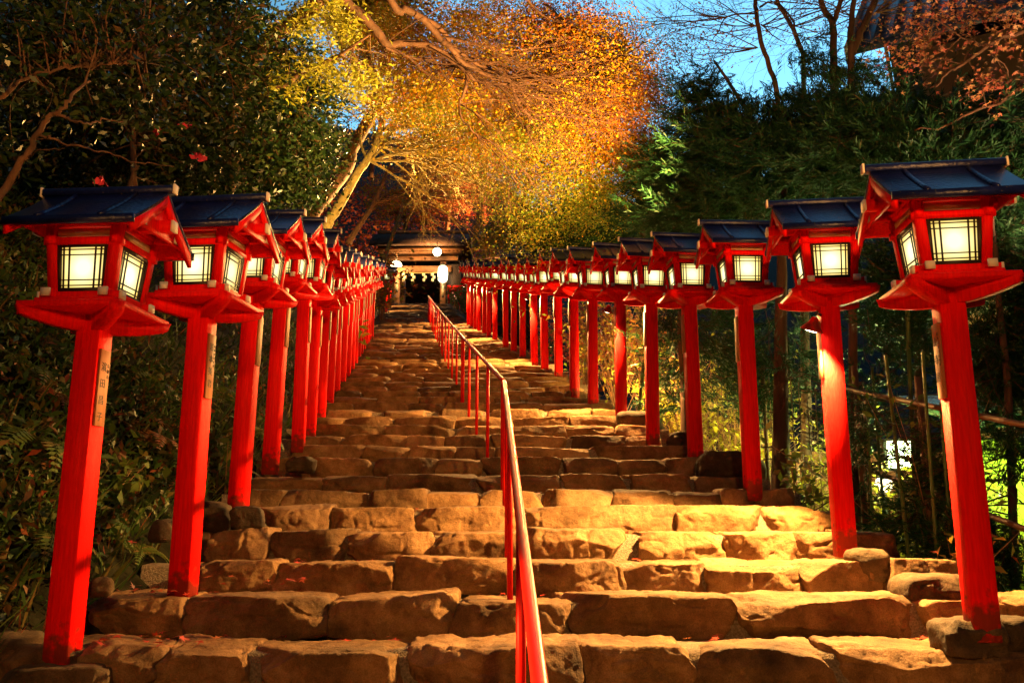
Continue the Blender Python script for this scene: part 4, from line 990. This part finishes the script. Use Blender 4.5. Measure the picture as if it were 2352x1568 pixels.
# mossy boughs at the top with yellow leaves
tree('mossy_tree', 'thick mossy bough with bright yellow fern-like leaves at the top left of centre', 'tree',
     [([(520, 330, 9.2), (560, 200, 9.1), C1(1830, 300, 9), C1(2000, 180, 8.9), C1(2200, 0, 8.8), (800, -110, 8.8)], 15, 19), ([C1(1700, 420, 9.1), C1(1900, 600, 9), C1(2100, 490, 9), C1(2352, 370, 8.9), (850, 80, 8.8)], 8, 3)],
     [('crown', M['lime'], [(730, 20, 8.9, 90, 40, .4, 900), (690, 45, 8.8, 60, 35, .3, 500), (740, 150, 8.9, 90, 40, .4, 700), (650, 190, 9, 50, 40, .4, 350), (800, 60, 9, 40, 30, .3, 260), (830, 190, 9.4, 70, 50, .5, 700)], 16, .09, .5, .075, dict(aspect=.3, up=.6, flat=.4))], M['bark'], seed=44, twig_r=.004)
# dark wooded slope closing the left side
rng = np.random.default_rng(6); c = []
for k in range(2600):
    y = rng.uniform(5, 46); x = pw(y, XL) - rng.uniform(3.5, 12); h = rng.uniform(.1, 6.0); c.append((x, y, ground_z(x, y) + h))
c = np.repeat(np.array(c), 9, 0) + rng.normal(0, .3, (2600 * 9, 3)); V, F = leaves_np(c, .17, rng, **cam_kw)
tag(link('wooded_slope', mesh_np('wooded_slope', V, [F]), M['camellia']), 'dark evergreen wood covering the slope left of the stairs', 'woodland', None, 'stuff')

rng = np.random.default_rng(66); c = []
for k in range(2600):
    y = rng.uniform(50, 95); x = rng.uniform(-32, 12) ; c.append((x, y, ground_z(x, y) + rng.uniform(0, 3.2)))
c = np.repeat(np.array(c), 8, 0) + rng.normal(0, .5, (2600 * 8, 3)); V, F = leaves_np(c, .34, rng, aspect=.5, up=.4)
tag(link('hill_wood', mesh_np('hill_wood', V, [F]), M['redmaple']), 'russet brushwood covering the hill behind the gate', 'woodland', None, 'stuff')

# --- left bank: undergrowth, ferns
rng = np.random.default_rng(12); n = 38000
yy = 2.4 + 20 * rng.uniform(0, 1, n) ** 2.2; yy[::2] = rng.uniform(2.8, 7.5, len(yy[::2])); off = .12 + 4.6 * rng.uniform(0, 1, n) ** 1.2
c = np.array([(pw(y, XL) - .30 - o, y, ground_z(pw(y, XL) - .30 - o, y) + rng.uniform(-.02, .26)) for y, o in zip(yy, off)])
V1, F1 = leaves_np(c, .075, rng, aspect=.4, up=.5, flat=.9)
n2 = 5000; yy = 2.4 + 16 * rng.uniform(0, 1, n2) ** 2; off = .05 + 3 * rng.uniform(0, 1, n2) ** 1.3
c2 = np.array([(pw(y, XL) - .30 - o, y, ground_z(pw(y, XL) - .30 - o, y) - .02) for y, o in zip(yy, off)])
d2 = rng.normal(0, .45, (n2, 3)); d2[:, 2] = 1; d2[:, 0] += .5; d2 /= np.linalg.norm(d2, axis=1, keepdims=True)
V2, F2 = leaves_np(c2, .26, rng, aspect=.055, up=0, dirs=d2, fold=.02)
tag(link('undergrowth', mesh_np('undergrowth', np.vstack([V1, V2]), [np.vstack([F1, F2 + len(V1)])]), M['under']), 'low leaves and grass covering the bank left of the stairs', 'undergrowth', None, 'stuff')
def fern_mesh(rng, n=9, L=.6):
    Vs, Fs, k = [], [], 0
    for i in range(n):
        a = rng.uniform(0, 2 * math.pi); l = L * rng.uniform(.7, 1.15); s = np.linspace(0, 1, 16)
        path = np.stack([np.cos(a) * s * l * .8, np.sin(a) * s * l * .8, l * (.75 * s - .75 * s ** 2.2)], 1)
        tn = np.gradient(path, axis=0); tn /= np.linalg.norm(tn, axis=1, keepdims=True)
        sd = np.cross(tn, [0, 0, 1.0]); sd /= np.linalg.norm(sd, axis=1, keepdims=True)
        for q in (-1, 1):
            c = path[2:]; d = q * sd[2:] + tn[2:] * .45; d[:, 2] -= .15; d /= np.linalg.norm(d, axis=1, keepdims=True)
            w = l * .26 * np.sin(np.clip(1.05 - s[2:], 0, 1) * 1.5 + .1)
            up_ = np.cross(d, tn[2:]); wd_ = np.cross(up_, d); wd_ /= np.linalg.norm(wd_, axis=1, keepdims=True)
            hw = l * .024
            V = np.stack([c, c + d * w[:, None] * .4 + wd_ * hw, c + d * w[:, None], c + d * w[:, None] * .4 - wd_ * hw], 1).reshape(-1, 3)
            Vs.append(V); Fs.append(np.arange(len(V)).reshape(-1, 4) + k); k += len(V)
        v, f = tube_np(path, np.linspace(.004, .001, 16), 3); Vs.append(v); Fs.append(f + k); k += len(v)
    return mesh_np('fern', np.vstack(Vs), [np.vstack(Fs)])
FE = [(390, 985, 5.4, 1, .55, 'dry russet fern glowing between the first and second left posts'), (330, 1000, 5.0, 1, .45, 'browned fern beside the dry russet fern'), (400, 1060, 5.2, 0, .5, 'olive fern below the dry russet fern'), (260, 1130, 4.7, 0, .4, 'green fern right of the nearest left post'), (60, 1010, 4.4, 0, .5, 'green fern left of the nearest left post'),
      (90, 1230, 4.1, 0, .4, 'dark fern low on the left edge'), (330, 860, 6.0, 0, .5, 'green fern under the second left lantern'), (500, 900, 6.6, 0, .5, 'green fern between the second and third left posts'), (520, 1060, 6.2, 0, .45, 'drooping fern left of the third left post'), (50, 850, 4.8, 0, .5, 'tall fern behind the nearest left lantern'),
      (300, 1250, 4.6, 0, .3, 'small fern on the bank behind the nearest left post'), (590, 980, 7.4, 0, .45, 'dark fern between the third and fourth left posts'), (120, 900, 4.9, 1, .4, 'brown fern high on the bank at left')]
for k, (u, v, Y, dry, L, lab) in enumerate(FE):
    rng = np.random.default_rng(500 + k); p = hit(u, v + 30); p.z += .02
    o = link('fern', fern_mesh(rng, 10, L), M['dryfern'] if dry else M['fernmat'], None, p); o.rotation_euler = (0, rad(25), rng.uniform(0, .6)); tag(o, lab, 'fern', 'ferns on the left bank')
def leafplant(name, label, u, v, Y, m_, n, size, h, spread, seed, cat='plant', group=None, ground=True):
    rng = np.random.default_rng(seed); p = np.array(hit(u, v + 60) if cat == 'plant' else P(u, v, Y)); g = ground_z(p[0], p[1]) - .03; z0 = g if ground else p[2] - h
    t_ = thing(name, label, cat, (p[0], p[1], z0), 0, group); st = []; c = []
    for k in range(max(3, n // 14)):
        e_ = np.array([rng.normal(0, spread), rng.normal(0, spread), h * rng.uniform(.5, 1.1)]); q = smooth_path([(0, 0, 0), e_ * [.35, .35, .6], e_], 4); st.append((q, np.linspace(.007, .002, len(q))))
        for i in range(14): j = rng.integers(3, len(q)); c.append(q[j] + rng.normal(0, size * .7, 3))
    link('stem', tubes_mesh('stem', st, 5), M['twig'], t_); V, F = leaves_np(np.array(c), size, rng, aspect=.42, up=.4, flat=.7); link('foliage', mesh_np('foliage', V, [F]), m_, t_); return t_
leafplant('leafy_plant', 'broad heart-leaved plant hanging between the nearest left posts', 265, 1120, 4.35, M['fernmat'], 42, .13, .5, .12, 1, group='plants by the left posts')
leafplant('leafy_plant', 'yellow-green leaves hanging beside the third left post', 515, 1090, 5.6, M['fernmat'], 28, .14, .5, .08, 2, group='plants by the left posts')
leafplant('ivy_bush', 'green and red ivy bush filling the gap in the left lantern row below the gate', 878, 690, 29.5, M['orange'], 620, .20, 2.4, .55, 3, 'bush')
leafplant('ivy_bush', 'leafy stem with big leaves in front of the upper left posts', 815, 790, 17.0, M['mapleg'], 42, .2, 1.0, .12, 4, 'bush')

# --- cedars on the right
def cedar(label, limbs, blobs, seed, size=1.0, mat_=None, dead=()):
    rng = np.random.default_rng(seed); tubes = limb_pts(limbs, rng, .004); dd_ = []
    for (u, v, Y, n) in dead:
        for q in range(n): fan(rng, P(u + rng.uniform(-4, 4), v + rng.uniform(-70, 70), Y), (rng.normal(0, 1), rng.normal(0, .6), rng.normal(-.1, .25)), rng.uniform(.4, .8), .007, 2, dd_, .5, (3, 6), -.02)
    tubes += dd_; Vs, Fs, k = [], [], 0; sp = []
    ax = np.mean([q.mean(0) for q, _ in tubes[:len(limbs)]], 0)
    for (u, v, Y, ru, rv, rY, n) in blobs:
        d = rnd_dirs(rng, n) * (rng.uniform(0, 1, n) ** .4)[:, None]
        for i in range(n):
            p = np.array(P(u + d[i, 0] * ru, v + d[i, 2] * rv, Y + d[i, 1] * rY)); out = p - ax; out[2] = 0; out /= np.linalg.norm(out) + 1e-6
            dr = out + rng.normal(0, .55, 3); dr[2] = rng.normal(.0, .3); dr /= np.linalg.norm(dr)
            l = size * rng.uniform(.32, .62); s = np.linspace(0, 1, 12)[:, None]
            path = p + dr * l * s + np.array([0, 0, 1.0]) * l * (-.55 * s + .55 * s ** 2.4 * rng.uniform(.4, 1.3))
            tn = np.gradient(path, axis=0); tn /= np.linalg.norm(tn, axis=1, keepdims=True)
            m = 60; j = rng.integers(0, 12, m); side = rnd_dirs(rng, m); side -= tn[j] * (side * tn[j]).sum(1, keepdims=True)
            nd = tn[j] * .9 + side * .75; nd /= np.linalg.norm(nd, axis=1, keepdims=True)
            v_, f_ = leaves_np(path[j], .092 * size, rng, aspect=.115, up=.2, dirs=nd, fold=.03); Vs.append(v_); Fs.append(f_ + k); k += len(v_)
            if i % 3 == 0: sp.append((path[::3], np.linspace(.006, .002, len(path[::3]))))
    base = tubes[0][0][0]; t_ = thing('cedar_tree', label, 'tree', tuple(base), 0, 'cedars on the right')
    link('trunk', tubes_mesh('trunk', [(q - base, r) for q, r in tubes + sp], 10), M['darkbark'], t_)
    link('foliage', mesh_np('foliage', np.vstack(Vs) - base, [np.vstack(Fs)]), mat_ or M['cedar'], t_); return t_
cedar('large dark cedar with drooping fronds left of the nearest right lantern roof', [([(1795, 1180, 9.3), (1792, 1000, 9.3), (1795, 700, 9.3), (1800, 480, 9.3), (1806, 330, 9.4)], 25, 3)],
      [(1800, 380, 9.6, 190, 120, 1.0, 520), (1690, 460, 10, 150, 90, .9, 360), (1880, 280, 9.8, 150, 90, .9, 330), (1780, 250, 10.2, 130, 70, .8, 200), (1620, 480, 10.4, 130, 70, .8, 220), (1800, 800, 9.6, 70, 120, .5, 90), (1700, 330, 9.8, 120, 70, .8, 200), (1930, 420, 9.4, 120, 80, .7, 240)], 61, dead=((1792, 900, 9.3, 10), (1792, 1050, 9.3, 8)))
cedar('dark cedar with brighter fronds above the nearest right lantern', [([(2120, 1250, 8.2), (2112, 950, 8.2), (2105, 600, 8.2), (2110, 300, 8.3)], 14, 6), ([(2172, 520, 7.4), (2168, 420, 7.4), (2150, 300, 7.5)], 5, 2)],
      [(2080, 290, 8.4, 170, 90, .9, 520), (2140, 360, 7.9, 140, 80, .7, 420), (1960, 340, 8.6, 120, 80, .8, 260), (2270, 350, 8.0, 100, 80, .6, 170), (2200, 260, 8.4, 100, 60, .6, 200), (2030, 220, 9, 120, 50, .6, 160), (2310, 400, 7.6, 70, 90, .5, 170), (2230, 480, 7.8, 110, 80, .5, 200), (2120, 640, 8, 120, 110, .5, 150), (2320, 620, 7.2, 70, 190, .5, 300), (2250, 860, 7.4, 90, 120, .5, 170), (2330, 250, 7.4, 60, 60, .5, 90)], 62, dead=((2118, 930, 8.2, 6), (2150, 1130, 8.2, 6)))
cedar('cedar with spiky top against the blue sky gap', [([(1852, 1200, 10.6), (1850, 900, 10.6), (1835, 560, 10.6), (1740, 300, 10.8), (1640, 140, 11)], 15, 3)],
      [(1660, 260, 11, 110, 70, .7, 200), (1640, 190, 11, 60, 50, .4, 60), (1560, 380, 11.4, 90, 80, .8, 200), (1750, 330, 11, 120, 70, .8, 220), (1545, 480, 11.6, 90, 50, .7, 130), (1930, 160, 11.4, 90, 50, .7, 90), (1860, 130, 11.4, 50, 60, .4, 50)], 63)
cedar('tall dark cedar behind the sixth to ninth right lanterns', [([(1480, 900, 14.5), (1480, 700, 14.5), (1475, 450, 14.5), (1480, 300, 14.6)], 12, 4)],
      [(1440, 470, 14.8, 110, 70, 1.0, 280), (1370, 520, 15.2, 110, 50, 1.0, 220), (1510, 420, 14.6, 70, 60, .8, 150), (1290, 540, 16.5, 80, 30, .8, 110), (1500, 330, 15, 50, 60, .6, 60)], 64, 1.2)
cedar('thin dark cedar between the second and third right posts', [([(1965, 1230, 7.6), (1962, 950, 7.6), (1958, 690, 7.6), (1950, 480, 7.7)], 14, 7)], [(1990, 640, 7.9, 60, 110, .4, 80), (2050, 760, 7.6, 80, 90, .4, 90), (2080, 560, 7.4, 60, 60, .4, 50), (1985, 960, 7.4, 50, 130, .4, 70)], 65, .8, dead=((1962, 950, 7.6, 10), (1964, 1120, 7.6, 10)))
cedar('dark cedar trunk behind the nearest right post', [([(2330, 1350, 6.4), (2318, 950, 6.4), (2290, 640, 6.4), (2270, 420, 6.5)], 10, 5)], [(2300, 790, 6.6, 70, 140, .4, 160), (2330, 1010, 6.2, 50, 90, .3, 70), (2255, 1230, 6.3, 80, 80, .4, 80), (2310, 1260, 6.0, 60, 90, .3, 70), (2120, 1200, 6.8, 80, 80, .4, 80), (2290, 560, 6.6, 60, 80, .3, 60), (2195, 1060, 6.6, 55, 130, .4, 70)], 66, .7, dead=((2318, 980, 6.4, 12), (2325, 1150, 6.4, 12), (2190, 1080, 6.6, 8)))
cedar('low cedar boughs hanging between the third and fifth right posts', [([(1575, 1060, 9.9), (1572, 900, 9.9), (1560, 690, 9.9), (1550, 500, 10)], 12, 6)], [(1560, 760, 10, 50, 70, .4, 90), (1650, 800, 10.2, 70, 130, .5, 170), (1710, 900, 10.2, 50, 90, .4, 70), (1560, 880, 10, 40, 70, .4, 60), (1900, 950, 9.5, 60, 140, .4, 60)], 67, .9)
# shrubs and saplings glowing behind the fence
for k, (u, v, Y, m_, n, h, sp, lab) in enumerate([(1420, 850, 13.5, M['orange'], 900, 2.6, .55, 'orange and green shrub behind the sixth right lantern'), (1490, 800, 13.8, M['orange'], 800, 2.8, .5, 'lit orange shrub between the fifth and sixth right lanterns'), (1345, 800, 15.5, M['mapleg'], 500, 1.9, .4, 'green shrub behind the seventh right lantern'),
        (1580, 970, 12.2, M['lime'], 1500, 2.0, .6, 'yellow-lit shrub seen through the wire fence'), (1690, 980, 11.6, M['lime'], 1700, 2.0, .6, 'yellow-green lit shrub behind the third right lantern'), (1850, 1050, 10.4, M['lime'], 1100, 1.8, .5, 'lit shrub left of the second right post'),
        (2000, 1180, 9.2, M['lime'], 900, 1.3, .5, 'low green shrub under the floodlight'), (2250, 1150, 9.0, M['lime'], 320, 1.3, .45, 'leafy green shrub in front of the yellow-green shed'), (2120, 880, 6.6, M['fernmat'], 240, 1.9, .35, 'pinnate-leaved sapling between the two nearest right lanterns'), (1830, 1140, 6.9, M['fernmat'], 120, .5, .2, 'small leafy plant right of the third right lantern foot'), (2190, 1250, 5.6, M['orange'], 70, .7, .15, 'sapling with a few dry orange leaves left of the nearest right post'), (1250, 790, 17.5, M['fernmat'], 300, 1.0, .35, 'grassy clump beside the eleventh right post'), (1060, 700, 36.5, M['fernmat'], 400, 1.4, .5, 'bush behind the short handrail near the gate')]):
    leafplant('shrub', lab, u, v, Y, m_, n, .09 if Y < 20 else .16, h, sp, 700 + k, 'shrub', 'shrubs beyond the right lanterns')
tree('green_bush_tree', 'yellow-green small tree above the right lantern row, right of the gate', 'tree', [([(1190, 640, 27), (1188, 560, 27), (1195, 490, 27)], 4, 2)], [('crown', M['mapleg'], [(1180, 510, 27, 75, 55, 1.0, 2600), (1130, 555, 28, 50, 30, .8, 1000), (1260, 530, 26, 70, 45, .9, 1600)], 30, .26, .6, .11, rust)], M['twig'], seed=71)
tree('evergreen_tree', 'dark rounded evergreen behind the middle right lanterns', 'tree', [([(1330, 640, 24), (1330, 540, 24), (1325, 480, 24)], 5, 2)], [('crown', M['camellia'], [(1330, 500, 24, 100, 70, 1.3, 3600), (1420, 520, 22, 80, 50, 1, 2200), (1260, 480, 25, 60, 50, .9, 1400)], 24, .26, .7, .13, cam_kw)], M['bark'], seed=72)

# --- tall trees against the sky, top right
C3 = lambda x, y, Y: (1470 + .375 * x, .375 * y, Y)
sky_l = []
def skytree(label, limbs, fans, crowns, seed):
    e = []; rng = np.random.default_rng(seed)
    for (u, v, Y, dx, n) in fans:
        for k in range(n): fan(rng, P(u, v, Y), (dx + rng.normal(0, .3), rng.normal(0, .4), rng.uniform(-.1, .6)), rng.uniform(.9, 1.6), .011, 2, e, .5, (3, 6), .01)
    return tree('deciduous_tree', label, 'tree', limbs, crowns, M['bark'], 'tall trees against the sky', extra=e, seed=seed, twigs=False)
sl = dict(aspect=.6, up=.3)
skytree('slender leaning trunk against the sky, leftmost of the tall trees', [([C3(860, 900, 12), C3(835, 560, 12), C3(790, 400, 12), C3(740, 250, 12), C3(715, 100, 12), C3(710, 0, 12), (1735, -120, 12)], 6.5, 5), ([C3(700, 85, 12), C3(540, 100, 12), C3(470, 210, 12), C3(440, 250, 12)], 2.5, .7), ([C3(740, 150, 12), C3(830, 230, 12), C3(900, 270, 12)], 2, .7), ([C3(735, 45, 12), C3(820, 10, 12), C3(1090, 30, 12)], 3, 1)],
        [(1735, 60, 12, -1, 6), (1740, 110, 12, -1, 5), (1670, 40, 12, -.8, 4), (1750, 60, 12, .8, 4)], [('crown', M['pinkmaple'], [(1600, 60, 12, 120, 60, .6, 240), (1560, 130, 12, 80, 60, .6, 160), (1700, 60, 12, 120, 60, .5, 180)], 8, .2, .5, .042, sl)], 81)
skytree('forked slender trunk, second of the tall trees against the sky', [([C3(1010, 900, 12.5), C3(1000, 400, 12.5), C3(960, 230, 12.5), C3(910, 130, 12.5), C3(840, 0, 12.5), (1760, -110, 12.5)], 6, 4.5), ([C3(950, 190, 12.5), C3(930, 120, 12.5), C3(850, 20, 12.6)], 3, 2)],
        [(1825, 60, 12.5, .8, 5), (1800, 20, 12.5, -.7, 4)], [('crown', M['pinkmaple'], [(1880, 30, 12.5, 60, 50, .5, 140)], 8, .2, .5, .042, sl)], 82)
skytree('thick red-brown trunk forking in two at the top right of the sky gap', [([C3(1185, 900, 11.5), C3(1185, 280, 11.5), C3(1175, 130, 11.5), C3(1110, 20, 11.5), (1870, -110, 11.5)], 10, 6), ([C3(1180, 150, 11.5), C3(1210, 60, 11.5), C3(1230, 0, 11.5), (1940, -90, 11.5)], 7, 5)],
        [(1920, 30, 11.5, .7, 4), (1900, 20, 11.5, -.7, 4)], [('crown', M['pinkmaple'], [(1950, 40, 11.5, 50, 50, .4, 120)], 8, .2, .5, .042, sl)], 83)
skytree('twin reddish trunks right of the forked trunk, under the house roof line', [([C3(1290, 900, 11), C3(1290, 310, 11), C3(1290, 180, 11), C3(1300, 60, 11), C3(1320, -60, 11)], 9, 6), ([C3(1300, 330, 11), C3(1350, 200, 11), C3(1410, 70, 11), C3(1440, 0, 11), (2040, -110, 11)], 9, 8)],
        [(2010, 30, 11, .8, 6), (1960, 40, 11, -.6, 3)], [('crown', M['pinkmaple'], [(2060, 40, 11, 80, 60, .5, 220)], 8, .2, .5, .045, sl)], 84)
rm_l = [([(2480, 210, 6.6), (2352, 200, 6.8), (2300, 238, 6.9), (2250, 250, 7), (2170, 290, 7.1), (2100, 300, 7.2)], 6, 1.5), ([(2480, 40, 6.6), (2352, 70, 6.8), (2270, 105, 6.9), (2210, 150, 7), (2180, 165, 7), (2150, 200, 7.1)], 6, 2), ([(2480, -60, 6.8), (2330, 0, 7), (2260, 50, 7.2)], 5, 3), ([(2260, 105, 6.9), (2215, 90, 7), (2180, 75, 7), (2120, 95, 7.2)], 2, .8), ([(2215, 140, 7), (2240, 90, 7), (2220, 60, 7)], 1.6, .7)]
tree('maple_tree', 'red maple boughs with star-shaped leaves in front of the house roof, top right', 'tree', rm_l,
     [('crown', M['pinkmaple'], [(2170, 30, 7.2, 90, 45, .5, 380), (2130, 90, 7.3, 70, 50, .4, 220), (2260, 190, 7.0, 60, 45, .3, 240), (2320, 30, 7, 60, 40, .4, 240), (2300, 110, 7, 60, 40, .4, 120), (2090, 130, 7.4, 60, 30, .3, 200)], 14, .12, .5, .062, dict(star=True, up=.7))], M['bark'], seed=85, twig_r=.004)

# --- fallen leaves on the steps
rng = np.random.default_rng(91); c = []
for k in range(950):
    i = rng.integers(0, 16); y0, y1 = EDGE[i], EDGE[i + 1]; y = y1 - .01 - .28 * rng.uniform() ** 1.6; xl, xr = pw(y, XL), pw(y, XR); s = rng.beta(.45, .55)
    c.append((xl + (xr - xl) * s, y, zn(y0) - .028 + rng.uniform(0, .012)))
for (u, v, Y, n, r) in ((320, 1355, 4.55, 26, .22), (330, 1470, 4.05, 30, .25), (400, 1240, 5.0, 10, .12), (610, 1330, 4.75, 10, .15)):
    p = P(u, v, Y)
    for k in range(n): c.append((p.x + rng.normal(0, r), p.y + rng.normal(0, .06), p.z + rng.uniform(-.02, .02)))
V, F = leaves_np(np.array(c), .070, rng, star=True, up=1.6, flat=.25, fold=.05)
tag(link('fallen_leaves', mesh_np('fallen_leaves', V, [F]), M['fallen']), 'small red maple leaves fallen on the stone steps', 'fallen leaves', None, 'stuff')
